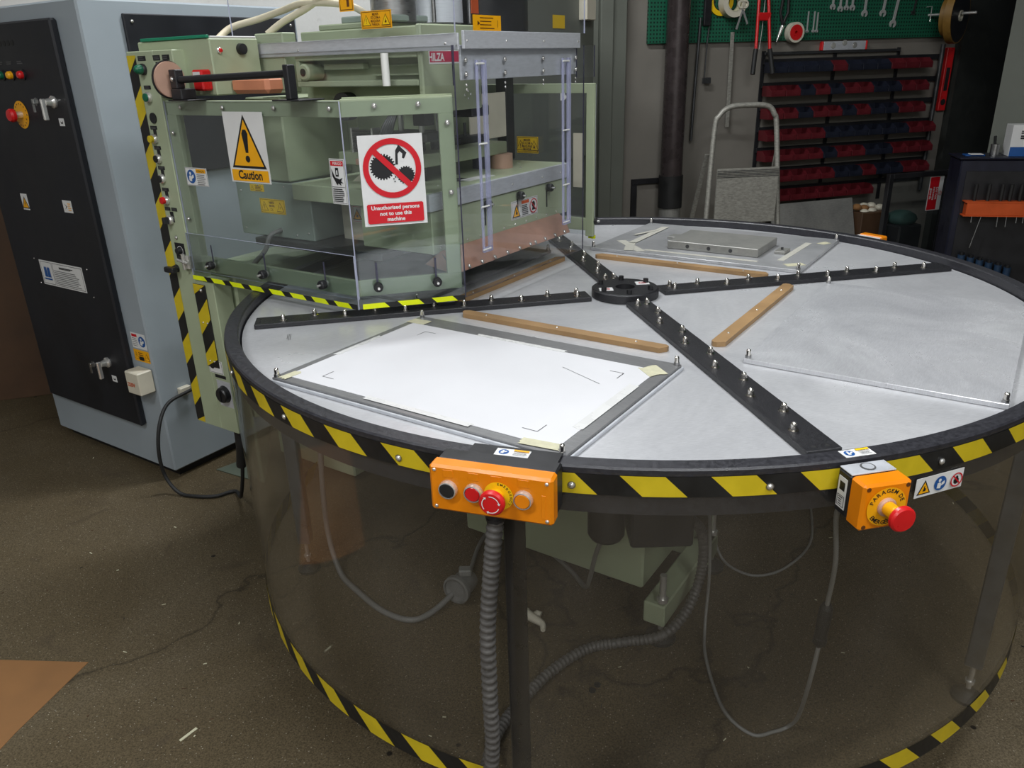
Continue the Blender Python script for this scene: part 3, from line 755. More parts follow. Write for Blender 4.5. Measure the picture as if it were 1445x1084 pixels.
s = Sticker((-.037, -.017, .833), (0, -1, 0), .020, .050, white); s.rect(-.006, .004, .006, .018, ink); s.frame(-.008, -.022, .008, -.004, .001, ink); s.lines(-.005, .005, -.007, -.018, 4, ink, .0016); s.build('type_label', t)
# stop box cable, with inline coupling
PA = Vector((.250, -.86, .50)); PB = Vector((.250, -.85, .39))
use(WORLD)
pts = smooth_path([pol(-79.0, 1.018, .802), pol(-79.0, .992, .772), (.225, -.92, .64), PA, PB, (.265, -.80, .25), (.300, -.70, .08), (.300, -.66, .012), (.265, -.668, .006), (.212, -.673, .006), (.168, -.595, .006), (.168, -.428, .008), (.186, -.335, .04), (.192, -.315, .20), (.160, -.36, .45), (.113, -.37, .60)], 10)
t = thing('stop_cable', 'thin grey cable with black coupling below the emergency stop box', 'cable', (.3, -.64, 0))
MB().tube(pts, .0042, grey_cable, 8).build('cable', t)
b = MB(); p0 = PA; p1 = PB; d = (p1 - p0).normalized()
b.lathe(p0 - d * .012, d, [(0, 0), (.007, 0), (.0115, .010), (.0125, .03), (.0115, .078), (.0125, .081), (.0125, .095), (.007, .103), (0, .103)], rubber, 16); b.build('cable_coupling', t)
# ================================================================== guard around the press (frame MF: x = s, y = t)
use(MF)
G0 = thing('safety_guard', 'green framed clear acrylic guard with warning signs around the press', 'machine guard', (0, .75, .88))
C0 = Vector((-.490, .483, 0)); C1 = Vector((-.300, .310, 0)); CD = (C1 - C0).normalized(); CN = Vector((-CD.y, CD.x, 0)) * -1   # outward (-,-)
CN = Vector((CD.y, -CD.x, 0)); 
CN = CN if CN.x < 0 else -CN
def chp(d, z, off=0.0): return C0 + CD * d + CN * off + Vector((0, 0, z))
CL = (C1 - C0).length
# side frame (s = -.49)
b = MB(); b.box(-.493, -.481, .483, 1.125, 1.325, 1.362, green, .001); b.build('top_rail', G0)
b = MB(); b.box(-.493, -.481, .483, 1.135, .905, .945, green, .001); b.build('bottom_rail', G0)
b = MB(); b.box(-.493, -.481, 1.090, 1.130, .905, 1.325, green, .001); b.build('side_post', G0)
# chamfer frame
def cbox(d0, d1, z0, z1, o0, o1, mat, name, parent=G0, bev=.001):
    b = MB(); T = Matrix(((CD.x, CN.x, 0, C0.x), (CD.y, CN.y, 0, C0.y), (0, 0, 1, 0), (0, 0, 0, 1)))
    # keep a right-handed frame
    b.box(d0, d1, o0, o1, z0, z1, mat, bev, T)
    if (CD.cross(CN)).z < 0: b.f = [f[::-1] for f in b.f]
    return b.build(name, parent)
cbox(0, CL, 1.325, 1.364, -.011, .0, green, 'top_rail'); cbox(0, CL, .905, .945, -.011, 0, green, 'bottom_rail'); cbox(CL - .036, CL, .945, 1.325, -.011, 0, green, 'corner_post')
b = MB(); b.prism([(-.481, .486), (-.294, .316), (-.288, .322), (-.475, .49)], (0, 0, 1.3645), (1, 0, 0), (0, 1, 0), .003, green); b.build('top_flange', G0)
# panes (sheet wraps the frame on the outside)
b = MB(); b.box(-.4985, -.4945, .480, 1.128, .900, 1.360, acrylic, sides=acr_edge); b.build('side_pane', G0)
cbox(0, CL + .006, .900, 1.360, .0015, .0055, acrylic, 'corner_pane', bev=0)
# adjustable lower flaps with slots, knobs and bright edge tape
b = MB(); b.box(-.5045, -.5005, .478, 1.128, .876, 1.010, acrylic, sides=acr_edge); fl = b.build('lower_flap', G0)
cf = cbox(.004, CL + .004, .876, 1.020, .0075, .0115, acrylic, 'lower_flap', bev=0)
def stripes(p0, d, L, z0, z1, n, parent, off):
    b = MB(); d = Vector(d); n_ = Vector(off); w_ = L / n; h = z1 - z0
    for i in range(n):
        f = .62
        for a0, a1, mt in ((i * w_, (i + f) * w_, fluo), ((i + f) * w_, (i + 1) * w_, hblack)):
            vs = [Vector(p0) + d * (a0 + (h if i or mt is hblack else 0)) + n_ + Vector((0, 0, z0)), Vector(p0) + d * (min(L, a1 + h)) + n_ + Vector((0, 0, z0)), Vector(p0) + d * a1 + n_ + Vector((0, 0, z1)), Vector(p0) + d * a0 + n_ + Vector((0, 0, z1))]
            b.add(vs, [(0, 1, 2, 3)], mt)
    return b.build('bright_edge_tape', parent)
stripes((-.5052, 1.128, 0), (0, -1, 0), .648, .876, .889, 8, fl, (0, 0, 0))
stripes(chp(.004, 0, .0122), CD, CL, .876, .889, 3, cf, (0, 0, 0))
for t_ in (1.021, .804, .582):
    inst('star_knob', KNOB, G0, (-.5046, t_, .930), (-1, 0, 0)); MB().box(-.5052, -.5046, t_ - .0025, t_ + .0025, .935, .985, acr_dark).build('slot', fl)
for d_ in (.045, .19):
    inst('star_knob', KNOB, G0, chp(d_, .932, .0116), tuple(CN)); cbox(d_ - .0025, d_ + .0025, .937, .99, .0116, .0122, acr_dark, 'slot', cf, 0)
for t_ in (1.058, .887, .697, .511): inst('frame_screw', SCREW, G0, (-.4986, t_, 1.345), (-1, 0, 0))
inst('frame_screw', SCREW, G0, (-.4986, 1.108, 1.28), (-1, 0, 0)); inst('frame_screw', SCREW, G0, (-.4986, 1.108, 1.05), (-1, 0, 0))
for d_, z_ in ((.075, 1.348), (.175, 1.348), (CL - .016, 1.305), (CL - .016, 1.145)): inst('frame_screw', SCREW, G0, chp(d_, z_, .0056), tuple(CN))
# right side panel (s = .48), seen from the inside
b = MB(); b.box(.474, .486, .348, .376, .886, 1.364, green, .001); b.build('front_post', G0)
b = MB(); b.box(.474, .486, .376, 1.10, 1.335, 1.364, green, .001); b.build('top_rail', G0)
b = MB(); b.box(.474, .486, .376, 1.10, .905, .945, green, .001); b.build('bottom_rail', G0)
b = MB(); b.box(.4865, .4905, .350, 1.10, .888, 1.360, acrylic, sides=acr_edge); rp = b.build('side_pane', G0)
b = MB(); b.box(.491, .494, .348, .374, .876, .888, fluo); b.build('bright_edge_tape', rp)
inst('star_knob', KNOB, G0, (.487, .362, .935), (.3, -1, 0))
s = Sticker((.4735, .597, 1.173), (0, -1, 0), .084, .053, labye); s.moving_label(); s.build('moving_parts_sticker', G0)
s = Sticker((.4735, .455, 1.325), (0, -1, 0), .03, .025, None); s.poly([(-.014, -.012), (.002, -.01), (.014, .002), (.004, .004), (.002, .012), (-.014, .010)], white); s.build('paper_scrap', G0)
s = Sticker((.4735, .405, 1.13), (0, -1, 0), .034, .17, None); s.rect(-.017, -.085, .017, .085, cream); s.annulus(.02, 0, .055, .062, copdisc, 40) if False else None; s.build('pale_sticker', G0)
# aluminium suspension: front bracket, side bar
b = MB(); b.box(-.290, .252, .276, .284, 1.462, 1.500, alubar, .001); fb = b.build('front_bar', G0)
b = MB(); b.box(-.287, .256, .2905, .2965, 1.395, 1.470, alubar, .001); b.build('hanger_plate', G0)
b = MB(); b.box(-.3035, -.297, .284, .985, 1.460, 1.495, alubar, .001); sb = b.build('side_bar', G0)
for x in (-.279, -.118, .057, .240): inst('bar_screw', SCREWS, G0, (x, .276, 1.479), (0, -1, 0))
for x in (-.277, -.116, .065, .240):
    for z in (1.408, 1.438): inst('hanger_screw', SCREW, G0, (x, .2842, z), (0, -1, 0))
    for z in (1.385, 1.375): inst('hanger_nut', SCREWS, G0, (x, .2842, z), (0, -1, 0))
for t_ in (.80, .32): inst('bar_screw', SCREWS, G0, (-.3035, t_, 1.474), (-1, 0, 0))
# clear front door and the sheets above
b = MB(); b.box(-.318, .293, .2855, .2895, .888, 1.470, acrylic_top, sides=acr_dark); b.build('front_door', G0)
b = MB(); b.box(-.3085, -.3045, .300, .992, 1.385, 1.470, acrylic_top, sides=acr_dark); b.build('upper_side_sheet', G0)
b = MB(); b.box(-.3085, -.3045, .288, 1.045, 1.496, 1.95, acrylic_top, sides=acr_edge); b.build('tall_side_sheet', G0)
b = MB(); b.box(-.304, .300, .288, .292, 1.501, 1.95, acrylic_top, sides=acr_edge); b.build('tall_front_sheet', G0)
b = MB(); b.box(.253, .36, .287, .291, 1.385, 1.47, acrylic_top, sides=acr_dark); b.build('upper_front_sheet', G0)
for x0, x1 in ((-.241, -.204), (.162, .201)):     # lavender acrylic lift channels
    b = MB(); z0, z1 = .985, 1.438
    b.box(x0, x0 + .005, .279, .2852, z0, z1, channel_m, .0005); b.box(x1 - .012, x1, .277, .2852, z0, z1, channel_m, .0005)
    b.box(x0, x1, .277, .2852, z0, z0 + .012, channel_m, .0005); ch = b.build('acrylic_channel', G0)
    for z in (1.43, 1.25, 1.10, .993): MB().cyl((x0 - .004, .2775, z), (x1 - .010, .2775, z), .0022, nylon, 8).build('cross_pin', ch)
b = MB(); b.cyl((-.3182, .493, 1.386), (-.3182, .493, 1.459), .0095, nylon, 16); b.build('nylon_spacer', G0)
s = Sticker((-.3088, .517, 1.533), (0, -1, 0), .096, .039, labor); s.moving_label(); s.build('moving_parts_sticker', G0)
s = Sticker((-.3088, .609, 1.585), (0, -1, 0), .047, .060, labor); s.frame(-.021, -.027, .021, .027, .0015, brownink); s.rect(.002, -.02, .010, -.004, brownink); s.poly([(-.012, .02), (-.002, .02), (.002, 0), (-.004, -.004)], brownink); s.build('moving_parts_sticker', G0)
s = Sticker((-.181, .2875, 1.516), (1, 0, 0), .114, .036, labor); s.lines(-.03, .03, .012, -.010, 4, brownink, .002); s.rect(.042, -.008, .0435, .008, brownink); s.poly([(-.04, -.004), (-.03, 0), (-.04, .006)], brownink); s.build('moving_parts_sticker', G0)
# signs
s = Sticker((-.4987, .815, 1.250), (0, -1, 0), .150, .172, white, (0, 0, 1))
tri = [(-.064, -.050), (.066, -.050), (.002, .080)]
s.poly(tri, ink); s.poly([(.001 + (x - .001) * .86, -.008 + (y + .008) * .86) for x, y in tri], labor)
s.poly([(-.011, .034), (-.0045, -.012), (.0055, -.012), (.012, .034), (.006, .044), (-.005, .044)], ink); s.disc(.0005, -.027, .0085, ink, 20)
s.rect(-.068, -.082, .070, -.054, labor); s.text('Caution', .001, -.0765, .030, ink, bold=.03, wide=.95); s.build('caution_sign', G0)
cm = chp(CL * .405, 1.1805, .0060)
s = Sticker(cm, CD, .150, .208, white)
s.disc(0, .028, .062, white)
s.gear(-.022, .032, .030, 26, ink); s.gear(.031, .011, .021, 20, ink)
s.poly([(.008, .036), (.010, .068), (.018, .080), (.036, .062), (.030, .050), (.024, .046), (.026, .060), (.020, .066), (.015, .060), (.014, .036)], ink); s.disc(.025, .046, .004, white, 12)
for x, y in ((.002, .004), (.006, .008), (.004, -.002)): s.disc(x, y, .0018, ink, 8)
s.forbid(0, .028, .068, sred, .19)
s.poly([(-.067 + (.006 if k in (0, 3) else 0) * 0 + x, y) for k, (x, y) in enumerate([(.003, -.098), (.131, -.098), (.134, -.095), (.134, -.055), (.131, -.052), (.003, -.052), (0, -.055), (0, -.095)])], sred)
s.text('Unauthorised persons', 0, -.0655, .0128, white, bold=.03); s.text('not to use this', 0, -.0795, .0128, white, bold=.03); s.text('machine', 0, -.0930, .0128, white, bold=.03)
s.build('prohibition_sign', G0)
s = Sticker((-.4987, 1.038, 1.168), (0, -1, 0), .092, .048, white); s.frame(-.045, -.023, .045, .023, .001, greyink); s.manual(-.022, 0, .018); s.rect(.002, .011, .042, .021, labor); s.text('ATENÇÃO', .022, .013, .007, ink); s.lines(.003, .041, .006, -.019, 6, greyink, .0014); s.build('manual_sticker', G0)
s = Sticker((-.4987, .505, 1.183), (0, -1, 0), .048, .104, white); s.frame(-.022, -.050, .022, .050, .001, ink); s.rect(-.020, .036, .020, .047, sred); s.text('PERIGO', .002, .0385, .0085, white)
s.rect(-.006, .012, .004, .032, ink); s.rect(-.003, .016, .001, .026, white); s.poly([(-.018, .030), (-.008, .010), (.006, .006), (.016, .010), (.010, .002), (.018, -.003), (.008, -.002), (.010, -.009), (.001, -.003), (-.003, -.008), (-.016, .012)], ink)
s.rect(-.021, -.0125, .021, -.0115, ink); s.lines(-.018, .018, -.017, -.045, 7, ink, .0022); s.build('crush_hazard_sticker', G0)
# rod along the top rail with its end disc and clamp blocks
b = MB(); b.cyl((-.535, .985, 1.413), (-.535, .588, 1.421), .0085, black, 14); b.build('hinge_rod', G0)
b = MB(); b.lathe((-.535, 1.030, 1.414), (0, -1, 0), [(0, 0), (.043, 0), (.043, .006), (0, .006)], copdisc, 36); b.lathe((-.535, 1.0305, 1.414), (0, 1, 0), [(0, 0), (.046, 0), (.046, .004), (0, .004)], black, 36); b.build('end_disc', G0)
b = MB(); b.box(-.547, -.523, .985, 1.012, 1.392, 1.437, blackp, .002); b.box(-.549, -.505, .970, 1.012, 1.366, 1.392, blackp, .002); b.box(-.549, -.470, .95, 1.03, 1.3625, 1.366, black, .001); b.build('clamp_block', G0)
b = MB(); b.box(-.547, -.523, .578, .595, 1.366, 1.440, blackp, .002); b.box(-.549, -.470, .55, .64, 1.3625, 1.366, black, .001); b.build('clamp_block', G0)
inst('clamp_screw', SCREW, G0, (-.5472, 1.0, 1.415), (-1, 0, 0))
# toggle latch at the foot of the guard
b = MB(); b.box(-.512, -.498, 1.128, 1.158, .905, .945, chrome, .002); b.cyl((-.516, 1.143, .905), (-.516, 1.143, .95), .005, chrome, 10); b.cyl((-.52, 1.12, .925), (-.52, 1.165, .932), .004, chrome, 8); b.build('toggle_latch', G0)
# ================================================================== the press itself
use(MF)
Q = thing('forming_press', 'olive green press with control column behind the clear guard', 'press', (0, 1.2, 0))
b = MB(); b.box(-.05, .46, 1.045, 1.45, .03, .60, green, .006); b.build('base_cabinet', Q)
b = MB(); b.box(-.43, .46, 1.045, 1.23, .42, .885, green, .006); b.build('body_housing', Q)
b = MB(); b.box(-.435, -.4302, 1.06, 1.18, .48, .84, green, .004); b.build('base_door', Q)
s = Sticker((-.4352, 1.105, .72), (0, -1, 0), .01, .01, None); s.disc(0, 0, .055, labor, 36); s.disc(0, 0, .030, greyink, 24)
for k in range(8): s.disc(.042 * math.cos(k * .785), .042 * math.sin(k * .785), .005, brownink, 8)
s.build('round_stop_plate', Q)
# control column
K = MB(); K.box(-.500, -.440, 1.132, 1.250, .395, 1.485, green, .002); K.box(-.500, -.440, 1.050, 1.1325, .395, .872, green, .002); K.box(-.500, -.440, 1.050, 1.1325, 1.372, 1.485, green, .002); K = K.build('control_column', Q)
b = MB(); T0, T1 = 1.250, 1.210; z0, z1 = .40, 1.475; pz = .140; n = 0; z = z0 - .09; wt = T0 - T1
while z < z1:
    for mt, f0, f1 in ((yellow, 0, .5), (hblack, .5, 1)):
        a0 = z + f0 * pz; a1 = z + f1 * pz; poly = [(T0, a0), (T1, a0 + wt), (T1, a1 + wt), (T0, a1)]
        poly = [(t_, min(max(q, z0), z1)) for t_, q in poly]
        b.add([(-.5006, t_, q) for t_, q in poly][::-1], [(3, 2, 1, 0)], mt)
    z += pz
b.build('hazard_tape', K)
b = MB(); b.box(-.503, -.5002, 1.085, 1.139, .605, .862, hblack, .001); hs = b.build('striped_handle_plate', Q)
b = MB(); pz = .125; z = .58
while z < .862:
    poly = [(1.139, z), (1.085, z + .054), (1.085, z + .054 + pz / 2), (1.139, z + pz / 2)]; poly = [(t_, min(max(q, .6055), .8615)) for t_, q in poly]
    b.add([(-.5034, t_, q) for t_, q in poly], [(0, 1, 2, 3)], yellow); z += pz
b.build('yellow_stripes', hs)
for z in (.625, .745):
    for t_ in (1.122, 1.102): inst('plate_screw', SCREWS, hs, (-.5036, t_, z), (-1, 0, 0))
inst('plate_screw', SCREW, hs, (-.5034, 1.104, .845), (-1, 0, 0))
# column controls
def plate(t_, z, wd, ht, txt=None):
    s = Sticker((-.5002, t_, z), (0, -1, 0), wd, ht, ink)
    if txt: s.lines(-wd * .4, wd * .4, ht * .15, -ht * .2, 2, greyink, ht * .14)
    return s.build('label_plate', K)
def knobcap(t_, z, mat, r=.0125, h=.010, name='push_button', dome=False):
    b = MB(); b.lathe((-.5002, t_, z), (-1, 0, 0), [(r * 1.15, 0), (r * 1.15, .006), (r * .95, .010), (r * .85, .010)], chrome if not dome else black, 22); p = b.build(name, Q)
    b = MB()
    if dome: b.lathe((-.5002, t_, z), (-1, 0, 0), [(r, .008), (r, .014), (r * .8, .022), (r * .45, .027), (0, .029)], mat, 22)
    else: b.lathe((-.5002, t_, z), (-1, 0, 0), [(r * .86, .008), (r * .84, .010 + h * .4), (r * .7, .011 + h * .4), (0, .011 + h * .4)], mat, 22)
    b.build('button_cap', p); return p
plate(1.183, 1.467, .034, .012, 1); knobcap(1.183, 1.440, greendot, dome=True, name='signal_lamp')
for t_ in (1.118, 1.078): plate(t_, 1.467, .030, .013, 1); plate(t_, 1.452, .014, .010, 1)
plate(1.182, 1.395, .030, .010, 1); knobcap(1.182, 1.370, greendot)
b = MB(); b.cyl((-.5002, 1.180, 1.317), (-.5035, 1.180, 1.317), .014, black, 24); b.build('blanking_plug', Q)
for z, mt in ((1.263, yellow), (1.210, rubber), (1.156, rubber), (1.097, red)):
    plate(1.188, z + .029, .030, .010, 1); plate(1.186, z + .012, .014, .026); knobcap(1.191, z, mt, .0115, .02 if mt in (yellow, red) else .006)
for t_ in (1.195, 1.165): plate(t_, 1.072, .025, .010, 1)
plate(1.180, 1.05, .016, .03)
b = MB(); b.lathe((-.5002, 1.190, 1.041), (-1, 0, 0), [(.0135, 0), (.0135, .007), (.011, .010), (0, .010)], chrome, 22); p = b.build('selector_switch', Q)
MB().box(-.526, -.510, 1.184, 1.196, 1.031, 1.051, black, .002).build('selector_handle', p)
inst('column_screw', SCREW, Q, (-.5002, 1.180, .991), (-1, 0, 0))
s = Sticker((-.5002, 1.172, .950), (0, -1, 0), .044, .052, ink); s.annulus(0, .004, .012, .0135, white, 24); s.lines(-.015, .015, -.016, -.022, 2, greyink, .0015); s.build('dial_plate', K)
b = MB(); b.lathe((-.5006, 1.172, .954), (-1, 0, 0), [(.010, 0), (.009, .012), (0, .013)], black, 18); b.build('dial_knob', Q)
b = MB(); b.lathe((-.5002, 1.205, .898), (-1, 0, 0), [(.012, 0), (.010, .01), (.009, .014), (0, .014)], black, 16); b.box(-.530, -.512, 1.185, 1.228, .890, .906, black, .003); b.build('handle_knob', Q)
s = Sticker((-.5002, 1.105, .607), (0, -1, 0), .065, .042, white); s.frame(-.030, -.019, .030, .019, .0012, ink); s.disc(-.016, .004, .012, ink, 24); s.build('lower_sticker', K)
s = Sticker((-.5002, 1.082, .523), (0, -1, 0), .062, .085, alubar); s.annulus(0, 0, .026, .0275, ink, 30); s.build('timer_scale', K)
b = MB(); b.lathe((-.5008, 1.082, .523), (-1, 0, 0), [(.026, 0), (.024, .014), (.021, .018), (0, .018)], black, 30, smooth=False); p = b.build('timer_knob', Q); MB().box(-.523, -.5185, 1.078, 1.086, .505, .541, black, .001).build('pointer_ridge', p)
plate(1.09, .578, .05, .010)
# top control box
b = MB(); b.box(-.465, -.312, .940, 1.245, 1.372, 1.508, green, .003); tb = b.build('top_control_box', Q)
b = MB(); b.box(-.468, -.460, .945, 1.225, 1.5085, 1.516, greenlid, .001); b.build('green_cover_strip', tb)
b = MB(); b.box(-.459, -.315, .942, 1.22, 1.5085, 1.513, white, .001); b.build('white_lid', tb)
b = MB(); b.lathe((-.440, .940, 1.479), (0, -1, 0), [(.0075, 0), (.0075, .004), (.005, .006)], chrome, 16); b.lathe((-.440, .940, 1.479), (0, -1, 0), [(.0055, .004), (.0045, .010), (0, .012)], red, 14); b.build('red_indicator', tb)
b = MB(); b.lathe((-.372, .940, 1.482), (0, -1, 0), [(.014, 0), (.013, .012), (0, .014)], black, 22); b.build('black_knob', tb)
b = MB(); b.box(-.495, -.464, .952, .992, 1.385, 1.435, red, .004); b.box(-.4955, -.4945, .958, .986, 1.41, 1.43, white); b.build('red_switch', tb)
# electrical box behind the side pane
b = MB(); b.box(-.300, -.180, .828, 1.140, .972, 1.132, boxgrey, .003); hf = b.build('electrical_box', Q)
for t_, z in ((.85, 1.115), (.85, .995), (.93, 1.12), (1.04, 1.12), (1.12, 1.10), (1.12, .99), (1.0, .987), (.90, .985)): inst('box_screw', SCREWS, hf, (-.300, t_, z), (-1, 0, 0))
s = Sticker((-.3003, .987, 1.062), (0, -1, 0), .106, .042, labye); s.frame(-.051, -.019, .051, .019, .001, brownink); s.warn(-.034, 0, .027, labye, brownink, '!', .06); s.warn(.034, 0, .027, labye, brownink, 'bolt', .06)
s.text('NÃO', 0, .008, .010, brownink); s.text('MEXER', 0, -.001, .0075, brownink); s.lines(-.008, .008, -.007, -.012, 2, brownink, .001); s.build('do_not_touch_sticker', hf)
s = Sticker((-.3003, 1.045, 1.112), (0, -1, 0), .060, .020, labye); s.warn(-.02, 0, .014, labye, brownink, '!', .06); s.lines(-.006, .026, .006, -.007, 4, brownink, .0016); s.build('small_sticker', hf)
b = MB(); b.tube(smooth_path([(-.298, .965, .995), (-.338, .97, .985), (-.350, .985, .945), (-.352, 1.03, .908), (-.350, 1.062, .884)], 5), .007, grey_plastic, 8); b.build('box_cable', Q)
b = MB(); b.box(-.33, .40, .55, 1.05, .952, .972, darksteel, .002); b.build('shelf_plate', Q)
b = MB(); b.prism([(.60, .972), (.79, .972), (.79, 1.10), (.70, 1.16), (.60, 1.16)], (-.22, 0, 0), (0, 1, 0), (0, 0, 1), .02, cream); hp = b.build('hot_plate_cover', Q)
s = Sticker((-.2203, .700, 1.046), (0, -1, 0), .095, .046, white); s.frame(-.045, -.021, .045, .021, .001, sred); s.warn(-.030, 0, .032, labor, ink, 'hand'); s.rect(-.008, .006, .043, .018, sred); s.text('CUIDADO', .017, .009, .008, white); s.text('SUPERFICIE', .017, -.004, .0085, ink); s.text('QUENTE', .017, -.014, .0085, ink); s.build('hot_surface_sticker', hp)
# lower beam over the table
b = MB(); b.box(-.320, .358, .380, .62, .985, 1.092, green, .002); bm = b.build('front_beam', Q)
b = MB(); b.box(-.330, .362, .374, .386, 1.094, 1.136, alubar, .001); als = b.build('beam_strip', Q)
for x in (-.26, -.11, .04, .20, .31): inst('strip_screw', SCREWS, als, (x, .374, 1.113), (0, -1, 0))
b = MB(); b.box(-.330, .362, .386, .862, 1.093, 1.137, green, .002); b.build('bed_plate', Q)
for x, y in ((-.2, .45), (0, .44), (.2, .45), (.3, .52), (.05, .6), (.22, .62)): inst('bed_screw', SCREWS, Q, (x, y, 1.137), (0, 0, 1))
b = MB(); b.cyl((-.09, .47, 1.1372), (-.09, .47, 1.1378), .035, rubber, 24); b.build('bed_slot', Q)
b = MB(); b.box(-.10, .02, .42, .455, 1.1372, 1.1385, white); b.build('bed_label', Q)
for x in (-.091, .071, .233):
    inst('clamp_knob', KNOB, bm, (x, .380, 1.078), (0, -1, 0)); MB().box(x - .003, x + .003, .3788, .380, 1.02, 1.07, black).build('slot', bm)
s = Sticker((.108, .3797, 1.037), (1, 0, 0), .142, .052, white); s.frame(-.068, -.024, .068, .024, .001, greyink); s.warn(-.045, -.002, .038, labor, ink, 'hand'); s.rect(-.018, .013, .022, .022, ored); s.lines(-.016, .020, .008, -.018, 6, ink, .0022); s.disc(.045, 0, .020, white); s.disc(.045, .004, .009, ink, 16); s.poly([(.035, -.012), (.055, -.012), (.045, .006)], ink); s.forbid(.045, 0, .021, sred, .14); s.build('beam_warning_sticker', bm)
for i in range(11): inst('lip_screw', SCREWS, bm, (-.29 + .058 * i, .3798, .997), (0, -1, 0))
b = MB(); P0 = (.378, .990); P1 = (.338, .934)
for x0, x1, dz in ((-.295, -.115, 0), (-.118, .100, .0012), (.097, .303, 0)):
    vs = []
    for x in (x0, x1):
        for f, bulge in ((0, 0), (.3, .004), (.7, .003), (1, 0)): vs.append((x, P0[0] + (P1[0] - P0[0]) * f - bulge - dz, P0[1] + (P1[1] - P0[1]) * f + bulge + dz))
    b.add(vs, [(0, 1, 5, 4), (1, 2, 6, 5), (2, 3, 7, 6)], copper, True)
    b.add([(v[0], v[1] + .0015, v[2] - .001) for v in vs], [(4, 5, 1, 0), (5, 6, 2, 1), (6, 7, 3, 2)], copper, True)
b.add([(-.295, P0[0], P0[1]), (-.295, P1[0], P1[1]), (-.308, .42, .955)], [(0, 1, 2), (2, 1, 0)], copper)
ap = b.build('copper_apron', Q)
for x in (-.275, -.228, -.17, -.110, -.047, .015, .072, .10, .155, .213, .27): inst('apron_eyelet', SCREW, ap, (x, .339, .941), (0, -.8, .55))
# bolster and tool plates
b = MB(); b.box(-.20, .205, .500, .80, 1.178, 1.212, green, .002); b.build('bolster_plate', Q)
for x in (-.15, .0, .15): MB().cyl((x, .56, 1.137), (x, .56, 1.178), .026, darksteel, 18).build('spacer', Q)
b = MB(); b.cyl((.180, .505, 1.137), (.180, .505, 1.178), .034, copdisc, 24); b.build('copper_foot', Q)
b = MB(); b.box(.05, .20, .56, .64, 1.2125, 1.232, black, .004); b.cyl((.11, .585, 1.232), (.11, .585, 1.27), .005, darksteel, 10); b.build('tool_holder', Q)
b = MB(); b.box(-.185, -.12, .545, .61, 1.2125, 1.262, darksteel, .004); b.cyl((-.06, .56, 1.2125), (-.06, .56, 1.24), .016, darksteel, 16); b.build('die_block', Q)
# head with side channel
b = MB(); b.box(-.292, -.055, .400, .415, 1.322, 1.52, green, .003); b.build('head_front', Q)
b = MB(); b.box(-.235, -.055, .4155, .86, 1.322, 1.52, green, .003); b.build('head_body', Q)
b = MB(); b.box(-.292, -.236, .4155, .83, 1.448, 1.462, green, .002); b.box(-.292, -.236, .4155, .83, 1.385, 1.399, green, .002); b.box(-.292, -.236, .815, .83, 1.399, 1.448, green, .002); b.build('side_channel', Q)
b = MB(); b.lathe((-.294, .795, 1.421), (-1, 0, 0), [(.021, -.05), (.021, .002), (.017, .006), (.0095, .006)], green, 22); b.lathe((-.294, .795, 1.421), (-1, 0, 0), [(.0095, .004), (.0095, .008), (0, .008)], black, 14); b.build('channel_boss', Q)
b = MB(); b.box(-.250, -.2352, .44, .60, 1.430, 1.434, green, .001); b.box(-.250, -.2352, .44, .60, 1.408, 1.412, green, .001); b.box(-.26, -.2352, .62, .76, 1.425, 1.44, green, .002); b.build('channel_slot', Q)
b = MB(); b.box(-.285, -.24, .42, .80, 1.322, 1.352, green, .003); b.build('head_underside', Q)
np_ = Sticker((-.200, .3995, 1.447), (1, 0, 0), .135, .030, white); np_.rect(-.064, -.0115, .066, .013, maroon); np_.text('HILZA', -.038, -.008, .024, white, bold=.03, wide=.9); np_.build('name_plate', Q)
for x, z in ((-.115, 1.348), (-.105, 1.358), (-.115, 1.366), (-.13, 1.357)): inst('head_screw', SCREWS, Q, (x, .3998, z), (0, -1, 0))
b = MB()
for x, y in ((-.19, .50), (-.12, .50), (-.155, .60)): b.cyl((x, y, 1.25), (x, y, 1.322), .008, chrome, 12)
b.box(-.21, -.10, .47, .63, 1.245, 1.268, darksteel, .003); b.box(-.20, -.16, .48, .52, 1.285, 1.322, black, .002); b.build('ram', Q)
b = MB(); b.box(-.06, .02, .43, .50, 1.298, 1.326, black, .003); b.build('limit_switch', Q)
b = MB()
for k in range(5): b.tube(smooth_path([(-.26, .52 + .004 * k, 1.32), (-.275 - .003 * k, .53 + .006 * k, 1.27), (-.26, .55 + .007 * k, 1.20 - .005 * k), (-.235, .56, 1.138)], 5), .0045, darksteel, 6)
b.build('wire_bundle', Q)
b = MB(); b.cyl((-.26, .50, 1.212), (-.05, .66, 1.212), .012, copper, 12) if False else b.box(-.28, -.199, .52, .66, 1.19, 1.206, copper, .002); b.build('copper_busbar', Q)
# machine back, uprights and pale panel
b = MB(); b.box(-.05, .475, .86, 1.15, .884, 1.50, green, .004); b.box(-.30, -.05, .90, 1.045, 1.135, 1.36, green, .004); b.build('rear_frame', Q)
b = MB(); b.box(.13, .297, .83, .8605, 1.137, 1.36, green, .002); b.box(.300, .47, .83, .8605, 1.137, 1.36, green, .002); b.build('rear_door', Q)
b = MB(); b.box(.16, .353, .60, .606, 1.2115, 1.345, cream, .001); b.build('pale_panel', Q)
b = MB(); b.box(.357, .402, .60, .64, 1.136, 1.41, black, .002); b.build('dark_upright', Q)
b = MB(); b.lathe((-.236, .70, 1.335), (-1, 0, 0), [(.0, 0), (.035, 0), (.035, .03), (.018, .03), (.018, .002)], darksteel, 24); b.build('pulley', Q)
b = MB()
for k in range(6): b.box(-.205, -.175, .665, .735, 1.220 + .009 * k, 1.225 + .009 * k, black)
